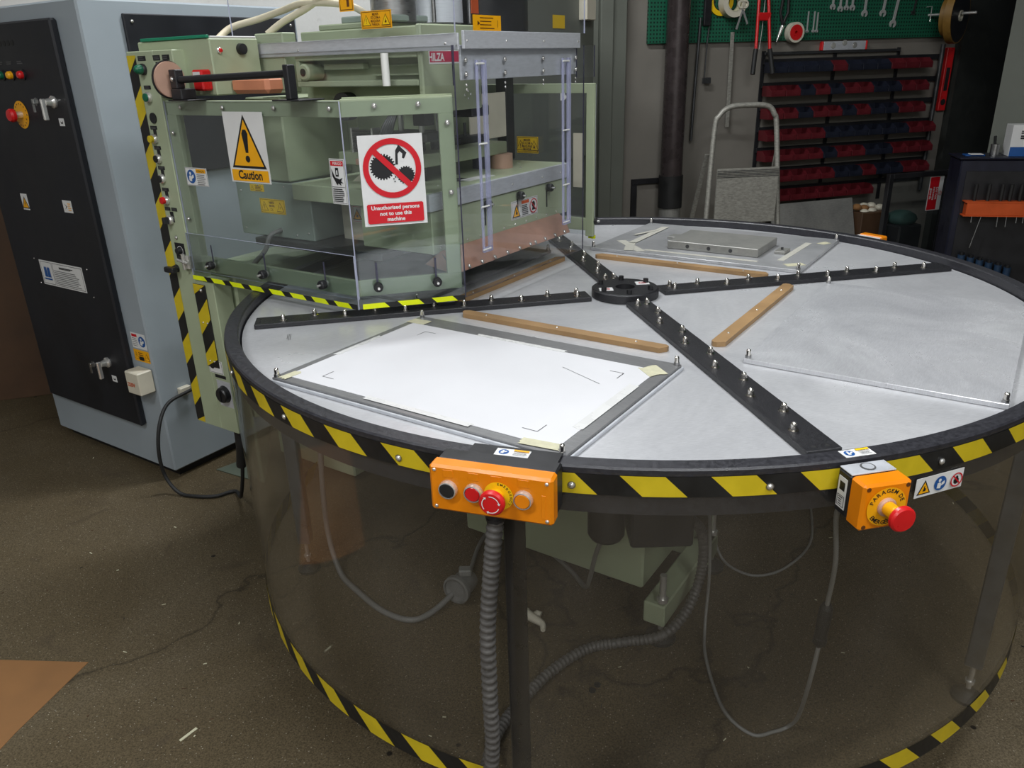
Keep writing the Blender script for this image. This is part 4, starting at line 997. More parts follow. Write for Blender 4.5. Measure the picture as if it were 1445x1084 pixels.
b.box(-.205, -.175, .735, .741, 1.2118, 1.277, chrome); b.box(-.205, -.175, .659, .665, 1.2118, 1.277, chrome); b.build('cooling_fins', Q)
b = MB(); b.box(-.40, -.29, .66, .80, 1.3700, 1.398, salmon, .012) if False else b.box(-.42, -.36, .80, .942, 1.374, 1.416, salmon, .010); b.build('orange_reflection', Q)  # added solid block, coloured as a blurred orange reflection
# on top of the head
b = MB(); b.box(-.225, .12, .60, .80, 1.5205, 1.535, green, .003); b.build('top_plate', Q)
b = MB(); b.cyl((-.10, .64, 1.535), (-.10, .64, 1.95), .062, steel, 28); b.box(-.20, -.03, .58, .74, 1.5352, 1.552, boxgrey, .003); b.build('air_cylinder', Q)
b = MB(); b.cyl((.035, .62, 1.535), (.035, .62, 1.95), .083, whitecyl, 28); b.build('white_cylinder', Q)
for x in (-.035, .125): MB().cyl((x, .56, 1.535), (x, .56, 1.95), .006, steel, 10).build('tie_rod', Q)
b = MB(); b.cyl((.30, .66, 1.50), (.30, .66, 1.95), .155, black, 32); b.build('dark_cylinder', Q)
b = MB(); b.box(.124, .158, .551, .556, 1.56, 1.62, ored, .001); b.build('orange_tag', Q)
b = MB(); b.box(.14, .46, .55, .862, 1.40, 1.502, black, .004); b.build('valve_block', Q)
b = MB(); b.box(.80, 1.55, .92, 1.25, 1.02, 1.95, postgrey, .004); rc = b.build('rear_control_cabinet', Q)
s = Sticker((1.238, .9197, 1.58), (1, 0, 0), .10, .05, None); s.rect(-.05, -.025, .05, .025, labye); s.build('faded_sticker', rc)
b = MB(); b.box(1.41, 1.49, .88, .9205, 1.59, 1.95, cream, .002); b.build('document_holder', rc)
b = MB(); b.box(.82, 1.53, .94, 1.24, 0, 1.0205, postgrey, .004); b.build('rear_stand', Q)
# beige air hoses
b = MB(); b.tube(smooth_path([(-.335, 1.075, 1.510), (-.285, 1.072, 1.540), (-.225, 1.03, 1.560), (-.20, .96, 1.578), (-.20, .86, 1.592), (-.16, .74, 1.58), (-.12, .70, 1.545)], 8), .009, beige, 10); b.build('air_hose', Q)
b = MB(); b.tube(smooth_path([(-.268, .95, 1.518), (-.235, .92, 1.548), (-.20, .86, 1.58), (-.19, .80, 1.61), (-.175, .72, 1.66), (-.155, .655, 1.72)], 8), .009, beige, 10); b.build('air_hose', Q)
b = MB(); b.box(-.2975, -.25, .86, .97, 1.37, 1.52, green, .003); b.build('hose_mount', Q)
# ================================================================== electrical cabinet
use(MF)
Kc = thing('electrical_cabinet', 'tall blue-grey electrical cabinet with black door beside the press', 'cabinet', (.06, 2.05, 0))
b = MB(); b.box(-.372, .50, 1.662, 2.470, .035, 1.648, greyblue, .006); b.build('body', Kc)
b = MB(); b.box(-.34, .47, 1.69, 2.44, 0, .0345, black); b.build('plinth', Kc)
b = MB(); b.box(-.398, -.3725, 1.782, 2.425, .205, 1.598, doorblack, .006); D = b.build('door', Kc)
b = MB(); b.box(-.232, .48, 1.6495, 1.6615, 1.10, 1.608, doorblack, .003); sp = b.build('side_cover', Kc)
for x in (-.205, .455): inst('cover_screw', SCREW, sp, (x, 1.6493, 1.585), (0, -1, 0))
DX = -.3982
for k in range(7): MB().cyl((DX, 2.035 + .026 * k, 1.535), (DX - .0006, 2.035 + .026 * k, 1.535), .009, rubber, 14).build('vent_slot', D)
for t_, mt in ((2.20, white), (2.145, greendot), (2.083, labor), (2.013, red)):
    b = MB(); b.lathe((DX, t_, 1.437), (-1, 0, 0), [(.017, 0), (.017, .004), (.013, .005)], black, 20); b.lathe((DX, t_, 1.437), (-1, 0, 0), [(.013, .004), (.0125, .014), (.009, .019), (0, .021)], mt, 20); b.build('signal_lamp', D)
    s = Sticker((DX - .0004, t_, 1.475), (0, -1, 0), .05, .012, None); s.lines(-.02, .02, .003, -.003, 2, greyink, .003); s.build('lamp_caption', D)
s = Sticker((DX - .0002, 2.087, 1.311), (0, -1, 0), .01, .01, None); s.disc(0, 0, .045, labor, 40)
for k in range(16): s.disc(.036 * math.cos(k * .3927), .036 * math.sin(k * .3927), .003, brownink, 6)
s.build('stop_label', D)
b = MB(); b.cyl((DX, 2.087, 1.311), (DX - .026, 2.087, 1.311), .012, chrome, 16); b.lathe((DX - .024, 2.087, 1.311), (-1, 0, 0), [(.012, 0), (.021, .002), (.022, .012), (.018, .019), (0, .021)], red, 26); b.build('emergency_stop', D)
def lock(t_, z):
    b = MB(); b.lathe((DX, t_, z), (-1, 0, 0), [(.020, 0), (.020, .006), (.014, .012), (.011, .030), (0, .032)], chrome, 20); b.box(DX - .044, DX - .028, t_ - .006, t_ + .006, z - .055, z + .012, chrome, .003); h = b.build('turn_handle', D)
    b = MB(); b.cyl((DX - .044, t_ + .02, z + .004), (DX - .047, t_ + .02, z + .004), .012, steel, 14); b.box(DX - .060, DX - .044, t_ + .010, t_ + .024, z - .004, z + .012, steel, .002); b.box(DX - .058, DX - .054, t_ + .018, t_ + .026, z - .028, z - .004, steel); b.build('key', h)
    s = Sticker((DX - .0002, t_ - .02, z - .062), (0, -1, 0), .03, .024, white); s.poly([(-.008, .004), (-.004, -.005), (.006, -.005), (.009, .005), (.004, 0), (-.003, 0)], ink); s.build('lock_sticker', D)
lock(1.862, 1.352); lock(1.909, .440)
s = Sticker((DX - .0002, 2.083, .748), (0, -1, 0), .292, .094, white); s.frame(-.140, -.042, -.062, .042, .0016, ink); s.frame(-.056, -.042, .140, .042, .0016, ink)
for x in (-.112, -.090): s.poly([(x - .011, -.016), (x - .009, .020), (x - .004, .024), (x + .002, .020), (x + .008, .024), (x + .010, -.016)], blue)
s.rect(-.128, -.026, -.076, -.020, blue); s.text('Manutenção e Segurança', .042, .026, .0115, ink, bold=.01, wide=.8) if False else s.lines(-.01, .09, .030, .026, 2, ink, .003)
s.lines(-.048, .130, .015, -.034, 8, greyink, .0022); s.build('instruction_plate', D)
for t_, z in ((2.262, .795), (2.255, .702), (1.905, .792), (1.900, .690)): inst('plate_rivet', SCREWS, D, (DX, t_, z), (-1, 0, 0))
s = Sticker((DX - .0002, 2.218, 1.009), (0, -1, 0), .044, .058, white); s.warn(0, -.002, .044, labor, ink, 'bolt'); s.build('warning_sticker', D)
s = Sticker((DX - .0002, 1.931, 1.011), (0, -1, 0), .056, .042, white); s.poly([(-.02, .01), (-.008, 0), (-.018, -.012), (-.002, 0)], ink); s.lines(.002, .022, .010, -.012, 4, labor, .003); s.build('small_sticker', D)
use(MF)
s = Sticker((-.3722, 1.718, .547), (0, -1, 0), .086, .058, white); s.rect(-.038, .014, -.006, .024, sred); s.lines(-.038, -.006, .008, -.020, 5, greyink, .002); s.manual(.020, 0, .020); s.build('manual_sticker', Kc)
s = Sticker((-.3722, 1.718, .490), (0, -1, 0), .092, .044, labor); s.warn(-.032, 0, .028, labor, brownink, '!', .06); s.warn(.032, 0, .028, labor, brownink, 'bolt', .06); s.rect(-.014, -.016, .014, -.002, ink); s.lines(-.014, .014, .012, .004, 2, brownink, .003); s.build('voltage_sticker', Kc)
b = MB(); b.box(-.432, -.3725, 1.672, 1.752, .362, .448, cream, .004); jb = b.build('junction_box', Kc)
s = Sticker((-.4322, 1.716, .400), (0, -1, 0), .05, .02, None); s.text('220V', -.003, -.007, .021, ored, bold=.03); s.build('voltage_lettering', jb)
b = MB(); b.box(-.30, -.255, 1.640, 1.6615, .320, .352, cream, .003); b.build('cable_clip', Kc)
# power cable on the floor
use(WORLD)
def m2w(s_, t_, z): return tuple(MF @ Vector((s_, t_, z)))
pts = smooth_path([m2w(-.15, 1.664, .335), m2w(-.20, 1.645, .336), m2w(-.28, 1.625, .338), m2w(-.37, 1.62, .325), m2w(-.43, 1.60, .27), m2w(-.455, 1.60, .17), m2w(-.45, 1.60, .07), (-1.53, .500, .012), (-1.46, .478, .008), (-1.39, .476, .008), (-1.33, .505, .010), (-1.285, .43, .03), (-1.235, .32, .10), (-1.195, .255, .20), (-1.172, .228, .31), (-1.166, .220, .398)], 9)
t = thing('power_cable', 'black power cable looping from the grey cabinet across the floor', 'cable', (-1.42, .5, 0))
MB().tube(pts, .0065, rubber, 8).build('cable', t)
b = MB(); b.tube(smooth_path([(-1.188, .245, .25), (-1.172, .228, .32), (-1.166, .220, .398)], 4), .016, rubber, 10); b.build('plug', t)
# ================================================================== tool wall (frame WF: x along wall, -y into the room)
use(WF)
b = MB(); b.box(-.77, 1.24, -.020, -.004, 1.5, 2.25, peg, .002); b.build('pegboard', label='green perforated pegboard on the back wall', cat='pegboard')
# rail rack and bins
R = thing('bin_rack', 'dark steel rail rack carrying rows of small bins', 'rack', (.55, -.02, .60))
ROWS = [1.362, 1.240, 1.120, 1.003, .890, .773, .662]
for z in ROWS: MB().box(-.055, 1.17, -.022, -.008, z + .018, z + .046, black, .001).build('rail', R)
for x in (-.05, .42, .86): MB().box(x - .012, x + .012, -.0075, -.001, .58, 1.45, black, .001).build('upright', R)
MB().box(-.05, .86, -.020, -.002, 1.428, 1.444, darksteel, .002).build('top_bar', R)
def bin_mesh(mat, wd=.094):
    b = MB(); h = .055; d = .085; w2 = wd / 2; th = .003; hf = .032
    out = [(-w2, 0), (w2, 0)]
    b.box(-w2, w2, -d, 0, 0, th, mat); b.box(-w2, w2, -th, 0, th, h, mat); b.box(-w2, w2, -d, -d + th, th, hf, mat, .001)
    for sx in (-1, 1):
        x0 = sx * w2; x1 = sx * (w2 - th)
        b.prism([(-th, th), (-d + th, th), (-d + th, hf), (-d * .62, h), (-th, h)] if sx < 0 else [(-th, h), (-d * .62, h), (-d + th, hf), (-d + th, th), (-th, th)], (min(x0, x1), 0, 0), (0, 1, 0), (0, 0, 1), th, mat)
    b.box(-w2 * .7, w2 * .7, -d - .0012, -d - .0002, .010, .022, mat)
    return b.mesh('storage_bin')
BM = {'r': bin_mesh(binred), 'b': bin_mesh(navy)}
PAT = ['bbbbrbbbrrr', 'rrbrbrrbbrr', 'rrbrrbrbbrr', 'rrrrbbbbbbrr', 'rrrrbrrbbrrr', 'rrrrrbbrbbrr', 'rrrrrrrr']
NTH = ['first', 'second', 'third', 'fourth', 'fifth', 'sixth', 'seventh', 'eighth', 'ninth', 'tenth', 'eleventh', 'twelfth']
ORD = ['top', 'second', 'third', 'fourth', 'fifth', 'sixth', 'lowest']
for i, z in enumerate(ROWS):
    for k, c in enumerate(PAT[i]):
        o = inst('storage_bin', BM[c], None, (-.005 + .0985 * k, -.0225, z - .025))
        tag(o, 'small %s plastic bin, %s from the bolt cutter side on the %s rail' % ('red' if c == 'r' else 'navy', NTH[k], ORD[i]), 'bin', 'small bins on the wall rack')
# tools on the pegboard
def hook(b, x, z, y=-.02): b.cyl((x, y, z), (x, y - .04, z), .003, chrome, 6)
t = thing('bolt_cutter', 'red long-handled bolt cutter with black grips hanging on the pegboard', 'bolt cutter', (-.12, -.12, 1.32))
def cut_y(z): return -.036 - .089 * (1.76 - z) / .425        # hangs from the board, grips resting out over the first bin
for x0, x1, x2 in ((-.135, -.166, -.191), (-.078, -.080, -.066)):
    b = MB(); b.tube([(x0, cut_y(1.72), 1.72), (x0 + (x1 - x0) * .3, cut_y(1.64), 1.64), (x1, cut_y(1.46), 1.46)], .0085, red, 10); b.build('handle', t)
    b = MB(); b.tube([(x1, cut_y(1.46), 1.46), (x1 + (x2 - x1) * .3, cut_y(1.43), 1.43), (x2, cut_y(1.335), 1.335)], .0125, rubber, 10); b.build('grip', t)
b = MB(); b.box(-.148, -.070, cut_y(1.62) - .008, cut_y(1.62) + .008, 1.60, 1.64, red, .004); b.box(-.125, -.088, -.048, -.0195, 1.715, 1.80, darksteel, .003); b.build('jaw', t)
b = MB(); b.tube([(-.083, -.0228, 1.70), (-.088, -.0228, 1.545), (-.095, -.0228, 1.46)], .0028, chrome, 6); b.build('steel_rod', label='thin steel rod hanging between the bolt cutter handles', cat='rod')
b = MB(); b.box(-.008, .008, -.002, 0, -.235, .235, alubar); 
b = MB(); b.bar((-.268, -.0215, 1.549), (-.261, -.0215, 1.062), .003, .022, ladder_m, (1, 0, 0)); b.build('steel_ruler', label='long worn steel ruler hanging below the pegboard', cat='ruler')
def ringroll(name, x, z, r0, r1, y0, y1, mat, core, label, cat='tape roll'):
    t = thing(name, label, cat, (x, (y0 + y1) / 2, z - r1))
    b = MB(); b.lathe((x, y0, z), (0, -1, 0), [(r0, 0), (r1, 0), (r1, y0 - y1), (r0, y0 - y1), (r0, 0)], mat, 32); b.build('roll', t)
    b = MB(); b.lathe((x, y0, z), (0, -1, 0), [(r0 - .004, .001), (r0 - .0005, .001), (r0 - .0005, y0 - y1 + .001), (r0 - .004, y0 - y1 + .001), (r0 - .004, .001)], core, 24); b.build('core', t)
    return t
ringroll('tape_roll', -.30, 1.69, .045, .072, -.0295, -.08, cream, masking, 'cream masking tape roll hanging on the pegboard')
ringroll('tape_roll', -.352, 1.70, .048, .072, -.0198, -.0292, labye, hblack, 'yellow and black tape roll behind the cream roll')
t = ringroll('tape_roll', .110, 1.540, .012, .052, -.0198, -.055, cream, red, 'small white and red tape spool at the pegboard bottom')
b = MB(); b.lathe((.110, -.0552, 1.540), (0, -1, 0), [(.012, 0), (.040, 0), (.040, .001), (.012, .001)], red, 28); b.build('red_face', t)
t = thing('scissors', 'cream-handled scissors hanging below the cream tape roll', 'scissors', (-.25, -.083, 1.56))
for sx, e in ((-1, -.03), (1, .035)):
    b = MB(); b.bar((-.255, -.0825, 1.655), (-.255 + e, -.0825, 1.585 if sx > 0 else 1.56), .003, .010, chrome, (0, -1, 0) if False else (1, 0, 0)); b.build('blade', t)
    b = MB(); b.lathe((-.255 - sx * .012, -.0798, 1.68), (0, -1, 0), [(.012, 0), (.020, 0), (.020, .007), (.012, .007), (.012, 0)], cream, 18); b.build('handle_loop', t)
t = thing('pruning_shears', 'black-handled snips with a bright blade beside the spool', 'shears', (.03, -.05, 1.49))
b = MB(); b.tube([(.035, -.030, 1.575), (.018, -.030, 1.53), (.006, -.030, 1.495)], .007, chrome, 8, lambda i: (.010, .008, .003)[i]); b.build('blade', t)
for e in (-.02, .028): MB().tube([(.035, -.030, 1.58), (.035 + e, -.030, 1.64), (.04 + e * .6, -.030, 1.74)], .008, rubber, 8).build('grip', t)
def wrench(x, z, L, r, tilt, label, mat=wrench_m):
    t = thing('open_end_wrench', label, 'wrench', (x, -.03, z))
    d = Vector((math.sin(rad(tilt)), 0, math.cos(rad(tilt))))
    b = MB(); p = Vector((x, -.0238, z)); b.bar(p + d * r * .8, p + d * L, .005, r * .72, mat, (1, 0, 0) if abs(d.x) < .9 else (0, 0, 1)); b.build('shank', t)
    pts = []
    for k in range(15):
        a = rad(-62 + 304 * k / 14) ; pts.append((r * math.cos(a - rad(0)), r * math.sin(a)))
    pts = [(r * math.cos(rad(-60 + 300 * k / 14)), r * math.sin(rad(-60 + 300 * k / 14))) for k in range(15)]
    pts += [(-r * .45, -r * .75), (-r * .42, -r * .05), (0, r * .18), (r * .42, -r * .05), (r * .45, -r * .75)]
    b = MB(); b.prism(pts, p + Vector((0, -.004, 0)), (math.cos(rad(tilt)), 0, -math.sin(rad(tilt))), d, -.008, mat)
    b.f = [f[::-1] for f in b.f]; b.build('jaw', t); return t
LW = ['small bright wrench third along the high row', 'small bright wrench hanging in the high row, next to the pair', 'bright open-end wrench hanging lowest of the short wrench row', 'dark open-end wrench in the wrench row on the pegboard',
      'long bright open-end wrench beside the row of short ones', 'large bright open-end wrench set apart on the pegboard', 'largest bright wrench tilted, hanging lowest on the pegboard', 'thin dark wrench near the brown rolls']
WS = [(.352, 1.665, .16, .016, 0), (.402, 1.655, .16, .016, 0), (.482, 1.66, .17, .0165, 0), (.442, 1.66, .15, .014, 0), (.569, 1.630, .20, .019, 2), (.694, 1.630, .22, .020, 6), (.773, 1.575, .26, .021, 8), (.905, 1.63, .18, .012, 10)]
WL = ['short bright wrench beginning the high row of wrenches', 'short bright wrench second in the high row of wrenches', 'short wrench with the brightest jaw in the high row', 'short wrench between two others in the high row', 'longer bright wrench hanging just below the high row', 'big bright wrench hanging apart beside the longer one', 'biggest bright wrench hanging tilted and lowest of all', 'thin dull wrench near the ochre reel']
for (x, z, L, r, tl), lb in zip(WS, WL): wrench(x, z, L, r, tl, lb, wrench_m if 'dull' not in lb else darksteel)
for i, (x, L) in enumerate(((.200, .10), (.240, .10), (.262, .095))):
    wrench(x, 1.545, L, .0085, 0, 'tiny bright wrench hanging in a group of three above the level').__setitem__('group', 'three tiny wrenches on the pegboard')
t = thing('spirit_level', 'short grey spirit level with red ends lying on the rack top', 'spirit level', (.46, -.045, 1.444))
b = MB(); b.box(.322, .606, -.024, -.002, 1.4437, 1.490, alubar, .002); b.build('level_body', t)
for x0, x1 in ((.310, .3215), (.6065, .618)): MB().box(x0, x1, -.026, -.001, 1.4437, 1.491, red, .003).build('end_cap', t)
for x in (.385, .460, .530): MB().lathe((x, -.0240, 1.468 if x != .46 else 1.482), (0, -1, 0), [(0, 0), (.016, 0), (.016, .001), (.011, .001), (.011, .002), (0, .002)], chrome, 20).build('vial_ring', t)
t = thing('spirit_level', 'long red spirit level hanging upright beside the bins', 'spirit level', (1.20, -.07, 1.08))
b = MB(); b.box(1.199, 1.252, -.026, -.001, 1.085, 1.44, red, .003); b.build('level_body', t)
MB().box(1.212, 1.239, -.0275, -.0255, 1.20, 1.33, rubber, .001).build('grip_slot', t)
MB().cyl((1.2255, -.0272, 1.135), (1.2255, -.0255, 1.135), .018, rubber, 18).build('vial_window', t)
b = MB(); b.cyl((1.150, -.0345, .62), (1.150, -.0345, 1.46), .013, darksteel, 12); b.build('conduit_pipe', label='thin grey conduit pipe running down past the bins', cat='pipe')
GR = [(1.07, .115, .030), (1.12, .125, .035)]
t = thing('abrasive_reel', 'two ochre-rimmed reels hung flat against the dark door edge', 'reel', (1.13, -.12, 1.45))
for x, r, wd in ((1.055, .105, .026), (1.115, .145, .040)):
    T = Vector((.45, -.9, 0)).normalized(); o = Vector((1.065, -.105, 1.605)) + T * ((x - 1.055) * .62)
    b = MB(); b.lathe(o, T, [(.035, 0), (r, 0), (r, wd), (.035, wd), (.035, 0)], gold, 36); b.build('reel', t)
    MB().lathe(o, T, [(.026, .001), (r - .004, wd + .0004), (.030, wd + .0004)], black, 30).build('reel_face', t) if False else MB().lathe(o + T * (wd + .0006), T, [(.030, 0), (r - .006, 0)], black, 30).build('reel_face', t)
    MB().lathe(o + T * (wd + .001), T, [(.020, -wd), (.029, -wd), (.029, .006), (.020, .006), (.020, -wd)], cream, 20).build('reel_core', t)
b = MB(); b.cyl((1.023, -.018, 1.617), Vector((1.065, -.105, 1.617)) + T * .16, .008, chrome, 10); b.build('hanger_rod', t)
b = MB(); b.tube([(1.00, -.02, 1.66), (1.0, -.06, 1.66), (.99, -.07, 1.58)], .003, chrome, 6); b.build('wire_hook', label='bent wire hook on the pegboard beside the reels', cat='hook')
t = thing('hand_saw', 'dark hanging tools and a long thin scraper under the pegboard edge', 'scraper', (-.43, -.04, 1.26)) if False else None
b = MB(); b.tube([(-.40, -.0238, 1.75), (-.42, -.0238, 1.50), (-.425, -.0238, 1.32)], .004, darksteel, 6); b.box(-.435, -.385, -.029, -.020, 1.295, 1.325, darksteel, .002); b.build('scraper', label='long-handled dark scraper hanging beside the downpipe', cat='scraper')
b = MB(); b.tube([(-.47, -.0275, 1.62), (-.480, -.0275, 1.30), (-.488, -.0275, 1.0)], .008, darksteel, 6); b.build('iron_bar', label='thin dark iron bar hanging beside the downpipe', cat='bar')
b = MB(); b.box(-.455, -.413, -.04, -.0195, 1.58, 1.75, black, .004); b.build('black_tool', label='black hand tool hung on the pegboard by the downpipe', cat='tool')
# downpipe
t = thing('downpipe', 'dark brown downpipe running down the back wall', 'pipe', (-.63, -.10, 0))
b = MB(); b.cyl((-.632, -.085, .70), (-.632, -.085, 3.39), .060, pipebrown, 24); b.build('pipe', t)
b = MB(); b.cyl((-.632, -.085, .655), (-.632, -.085, .83), .066, rubber, 24); b.build('collar', t)
b = MB(); b.cyl((-.632, -.085, 0), (-.632, -.085, .66), .060, alu_block, 24); b.build('lower_pipe', t)
b = MB(); b.box(-.835, -.66, -.017, -.001, .78, .81, black, .002); b.box(-.835, -.802, -.017, -.001, 0, .78, black, .002); b.build('steel_stand', label='black square metal frame leaning on the wall by the downpipe', cat='frame')
# aluminium sheet, dark bag, framed guard panel
use(WF)
b = MB(); b.prism([(-.300, 0), (-.296, 0), (-.1095, .622), (-.1135, .622)], (.005, 0, 0), (0, 1, 0), (0, 0, 1), .572, alu_block)   # leans against the lowest bins
b.build('metal_sheet', label='flat aluminium sheet standing upright under the bins', cat='metal sheet')
t = thing('waste_bag', 'open cardboard carton with crumpled paper beside the metal sheet', 'carton', (.55, -.25, 0))
b = MB(); b.box(.590, .785, -.205, -.012, 0, .54, brown, .004); b.build('carton', t)
b = MB()
for k in range(9): b.ball((.615 + .018 * k, -.12 + .03 * math.sin(k * 2.1), .548 + .015 * math.cos(k * 1.7)), .03, cream if k % 3 else card, 7, .7)
b.build('crumpled_paper', t)
t = thing('spare_guard', 'black framed clear guard panel with a red sign, standing by the bins', 'guard panel', (.82, -.36, 0))
b = MB(); b.box(.595, .625, -.375, -.345, 0, .785, black, .002); b.box(1.005, 1.035, -.375, -.345, 0, .785, black, .002); b.box(.625, 1.005, -.375, -.345, .757, .785, black, .002); b.build('frame', t)
MB().box(.625, 1.005, -.362, -.358, 0, .757, acrylic, sides=acr_edge).build('pane', t)
s = Sticker((.945, -.3625, .655), (0, 0, -1), .195, .100, white, (1, 0, 0)); s.rect(-.094, -.046, .094, .020, sred)
for k, l_ in enumerate(('Do not', 'remove', 'guards')): s.text(l_, 0, .003 - .021 * k, .024, white, bold=.02)
s.disc(0, .034, .012, white); s.forbid(0, .034, .012, sred); s.build('guard_sign', t)
b = MB(); b.ball((.885, -.20, .49), .09, teal, 12, .55); b.box(.80, .97, -.29, -.12, 0, .46, black, .01); b.build('covered_bucket', label='dark tub with a teal cloth behind the framed guard panel', cat='tub')
# ladder
use(Matrix.Translation((.965, 2.28, 0)) @ RZ(6))
t = thing('step_ladder', 'worn aluminium stepladder with a rounded top in front of the tool wall', 'ladder', (0, 0, 0))
def lad(pts, r=.014, m=ladder_m): return MB().tube(smooth_path(pts, 6), r, m, 8)
lad([(-.262, -.10, .0), (-.215, -.05, .55), (-.180, 0, 1.06), (-.155, .005, 1.145), (-.10, .008, 1.185), (0, .01, 1.192), (.10, .008, 1.185), (.140, .005, 1.145), (.160, 0, 1.06), (.195, -.05, .55), (.240, -.10, 0)]).build('front_frame', t)
for x in (-.20, .185): MB().bar((x, .03, .95), (x * 1.28, .36, .0), .022, .012, ladder_m, (0, 1, 0)).build('rear_leg', t)
b = MB(); b.box(-.175, .160, -.075, -.060, .60, .885, ladder_m, .002)
for k in range(5): b.box(-.175, .160, -.0765, -.075, .84 + .008 * k, .843 + .008 * k, darksteel)
b.build('folded_platform', t)
for z in (.18, .42): MB().box(-.225, .215, -.115, -.035, z, z + .03, ladder_m, .002).build('step', t)
# tool trolley at the right
use(Matrix.Translation((2.185, 2.0, 0)) @ RZ(-14))
t = thing('tool_trolley', 'dark navy tool trolley with an orange tool holder at the right', 'trolley', (0, .2, 0))
b = MB(); b.box(-.20, .36, 0, .21, .06, .915, trolley, .006); b.build('body', t)
b = MB(); b.box(-.21, .37, -.01, .22, .9155, .925, trolley, .003); b.build('top', t)
b = MB(); b.box(-.17, .33, -.004, -.0005, .15, .86, black, .002); b.build('front_panel', t)
for x in (-.16, .32):
    for y in (.04, .17): MB().cyl((x - .012, y, .03), (x + .012, y, .03), .03, rubber, 16).build('castor', t)
b = MB(); b.box(-.155, .120, -.06, -.0045, .648, .712, ored, .002); b.box(-.165, .155, -.062, -.0045, .712, .717, ored); b.box(-.165, .155, -.062, -.0045, .643, .648, ored); b.build('orange_tool_holder', t)
for i, x in enumerate((-.12, -.06, 0, .04, .085, .115)):
    L = (.03, .16, .05, .05, .03, .03)[i]
    use(Matrix.Translation((2.185, 2.0, 0)) @ RZ(-14)); d = thing('screwdriver', 'dark-handled screwdriver with a long slanting shaft in the orange holder' if i == 1 else 'dark-handled screwdriver standing upright in the orange tool holder', 'screwdriver', (x, -.035, .64), 'screwdrivers in the orange holder')
    MB().cyl((x, -.035, .72), (x, -.035, .80), .009, rubber, 10).build('handle', d); MB().cyl((x, -.035, .719), (x - (.045 if i == 1 else 0), -.05, .64 - L), .0025, steel, 6).build('shaft', d)
t = thing('product_box', 'white and blue carton standing on the navy trolley', 'box', (.16, .08, .926))
b = MB(); b.box(.02, .34, .05, .15, .9255, 1.075, white, .001); cb = b.build('carton', t)
s = Sticker((.18, .0497, .99), (1, 0, 0), .318, .128, None); s.rect(-.158, -.064, .158, -.020, blue); s.poly([(-.02, -.05), (.03, .02), (.11, .03), (.12, -.055)], ink); s.disc(.05, -.01, .01, white); s.lines(-.12, -.02, .055, .046, 2, greyink, .006); s.lines(-.12, -.03, .032, .022, 2, ink, .007); s.build('carton_print', cb)
t = thing('pen_cup', 'small steel cup with a black marker beside the carton', 'cup', (-.03, .10, .926))
MB().lathe((-.03, .10, .9255), (0, 0, 1), [(0, 0), (.020, 0), (.020, .055), (.018, .055), (.018, .004), (0, .004)], steel, 18).build('cup', t)
MB().cyl((-.028, .10, .932), (-.040, .095, 1.02), .007, rubber, 8).build('marker', t)
b = MB(); b.box(-.17, -.08, .06, .12, .9255, .932, blue, .001); b.box(-.15, -.09, .05, .10, .9322, .936, white, .001); b.build('note_pad', label='small stack of papers on the navy trolley top', cat='papers')
for i in range(6):
    use(Matrix.Translation((2.185, 2.0, 0)) @ RZ(-14)); x = -.13 + .045 * i; o = MB(); o.cyl((x, -.036, .298), (x, -.036, .44 - .012 * i), .018, bluecup, 12); o.cyl((x, -.036, .44 - .012 * i), (x, -.036, .455 - .012 * i), .012, black, 10)
    o.build('spray_can', label='small blue can on the low trolley tray', cat='can', group='blue cans on the trolley')
use(Matrix.Translation((2.185, 2.0, 0)) @ RZ(-14)); 
b = MB(); b.box(-.16, .14, -.07, -.0045, .285, .298, trolley, .001); tray = b.build('tray', bpy.data.objects['tool_trolley'])
# second stop box on the far rim
use(RIM(32.0, 1.012))
t = thing('emergency_stop_box', 'orange box fixed behind the far table rim', 'control box', (0, -.03, .79))
MB().box(-.04, .04, -.036, -.002, .80, .868, white, .003).build('back_box', t); MB().box(-.042, .042, -.07, -.0362, .798, .870, orange, .004).build('cover', t)
mushroom(t, 0, -.070, .834, .0195, (0, -1, 0), .02, .0105, arrows=False)
# brown board and cardboard
use(WF)
b = MB(); b.box(-4.9, -3.42, -.032, -.001, 0, 1.25, brown, .002); b.build('wooden_board', label='dark brown board standing behind the grey cabinet', cat='board')
# ================================================================== things on the floor
use(WORLD)
b = MB(); b.prism([(-2.3, -.30), (-1.442, -.366), (-1.50, -.60), (-1.56, -.95), (-2.4, -1.0)][::-1], (0, 0, .001), (1, 0, 0), (0, 1, 0), -.004, card); b.f = [f[::-1] for f in b.f]
b.build('cardboard_sheet', label='flat brown cardboard sheet lying on the floor at the left', cat='cardboard')
t = thing('mains_connector', 'grey round plug and thick grey cable on the floor under the table', 'connector', (-.5, -.2, 0))
pts = smooth_path([(-.86, .12, .802), (-.875, .09, .50), (-.885, .06, .25), (-.88, .04, .10), (-.84, -.03, .02), (-.788, -.097, .011), (-.689, -.205, .011), (-.605, -.249, .012), (-.548, -.222, .016), (-.495, -.165, .03)], 8)
MB().tube(pts, .0085, grey_plastic, 8).build('thick_cable', t)
o = Vector((-.448, -.115, .048)); d = Vector((-.45, -.80, .05)).normalized()
b = MB(); b.lathe(o, d, [(0, 0), (.030, 0), (.034, .02), (.034, .055), (.042, .058), (.042, .072), (.036, .074), (.036, .068), (.024, .066), (0, .070)], grey_plastic, 26); b.build('plug_body', t)
b = MB(); b.box(-.018, .018, -.014, .014, 0, .02, grey_cable, .003, Matrix.Translation(o + d * .035 + Vector((.01, 0, .034)))); b.build('lid_catch', t)
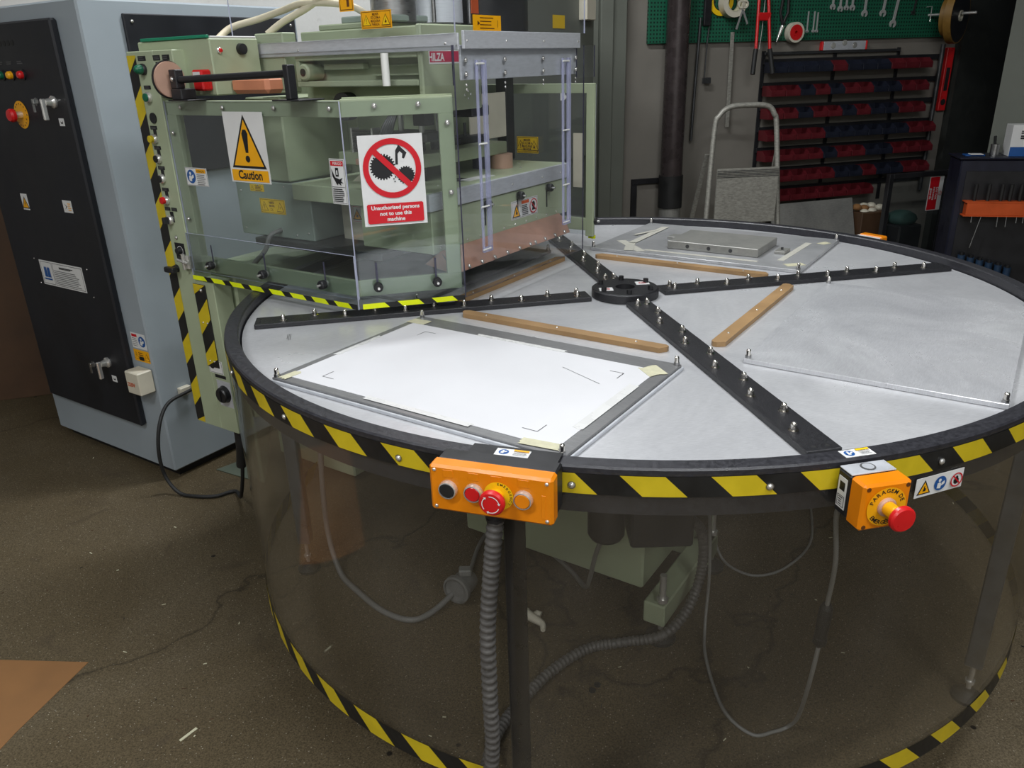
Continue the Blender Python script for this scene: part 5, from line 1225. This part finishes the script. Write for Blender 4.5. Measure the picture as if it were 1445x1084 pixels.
pts = smooth_path([(-.46, -.13, .045), (-.45, -.05, .02), (-.43, .09, .012), (-.40, .18, .010), (-.361, .21, .010), (-.258, .138, .010), (-.156, -.021, .010), (-.115, -.13, .020), (-.108, -.20, .09), (-.100, -.27, .22), (-.088, -.345, .338)], 8)
MB().tube(pts, .0065, grey_cable, 8).build('outgoing_cable', t)
pts = smooth_path([(.20, -.10, .802), (.24, -.05, .40), (.285, .0, .12), (.314, .0, .02), (.345, -.051, .005), (.405, -.086, .005), (.501, -.048, .005), (.62, .08, .005), (.70, .30, .005)], 8)
MB().tube(pts, .004, grey_cable, 8).build('thin_cable', label='thin grey cable curving over the floor behind the pedestal foot', cat='cable')
t = thing('work_glove', 'crumpled pale rag piece on the floor below the table seam', 'rag', (-.28, -.26, 0))
b = MB(); b.tube([(-.312, -.215, .016), (-.285, -.240, .018)], .014, cream, 10); b.build('cuff', t)
b = MB(); b.tube(smooth_path([(-.285, -.24, .014), (-.262, -.262, .013), (-.243, -.283, .012), (-.243, -.305, .010)], 4), .014, cream, 8, lambda i: .015 - .0007 * i); b.tube([(-.27, -.25, .012), (-.255, -.235, .012), (-.245, -.24, .010)], .009, cream, 8); b.build('crumpled_cloth', t)
for x, y, r in ((-.132, -.52, .0085), (-.118, -.502, .0085)):
    MB().cyl((x, y, .0004), (x, y, .003), r, rubber, 16).build('rubber_washer', label='round black rubber washer lying on the floor inside the skirt', cat='washer', group='black washers on the floor')
def bit(x, y, L, wd, a, mat, name, label, g=None, th=.0012):
    b = MB(); T = Matrix.Translation((x, y, .0003)) @ RZ(a); b.box(-L / 2, L / 2, -wd / 2, wd / 2, 0, th, mat, 0, T); b.build(name, label=label, cat='scrap', group=g)
bit(-1.085, -.62, .045, .007, 55, masking, 'paper_strip', 'short pale strip of paper on the open floor')
b = MB(); b.prism([(-1.46, .69), (-1.375, .77), (-1.30, .60)], (0, 0, .001), (1, 0, 0), (0, 1, 0), .003, greend); b.build('green_sheet', label='green triangular offcut on the floor beneath the press', cat='offcut')
b = MB()
for k in range(260):
    a = random.uniform(0, 2 * PI); x = random.uniform(-2.2, 1.2); y = random.uniform(-1.3, 1.0); L = random.uniform(.004, .013); wd = random.uniform(.001, .0035)
    m_ = MF.inverted() @ Vector((x, y, 0))
    if (m_.x > -.42 and m_.y > .95) or (x < -1.40 and y < -.28) or abs(math.hypot(x, y) - .95) < .07 or (-.32 < m_.x < .20 and -.32 < m_.y < .48): continue
    T = Matrix.Translation((x, y, .0003)) @ Matrix.Rotation(a, 4, 'Z'); b.box(-L / 2, L / 2, -wd / 2, wd / 2, 0, .001, random.choice([rubber, brown, masking, brown]), 0, T)
b.build('floor_crumbs', label='scattered dark and pale crumbs on the concrete', cat='debris', kind='stuff')
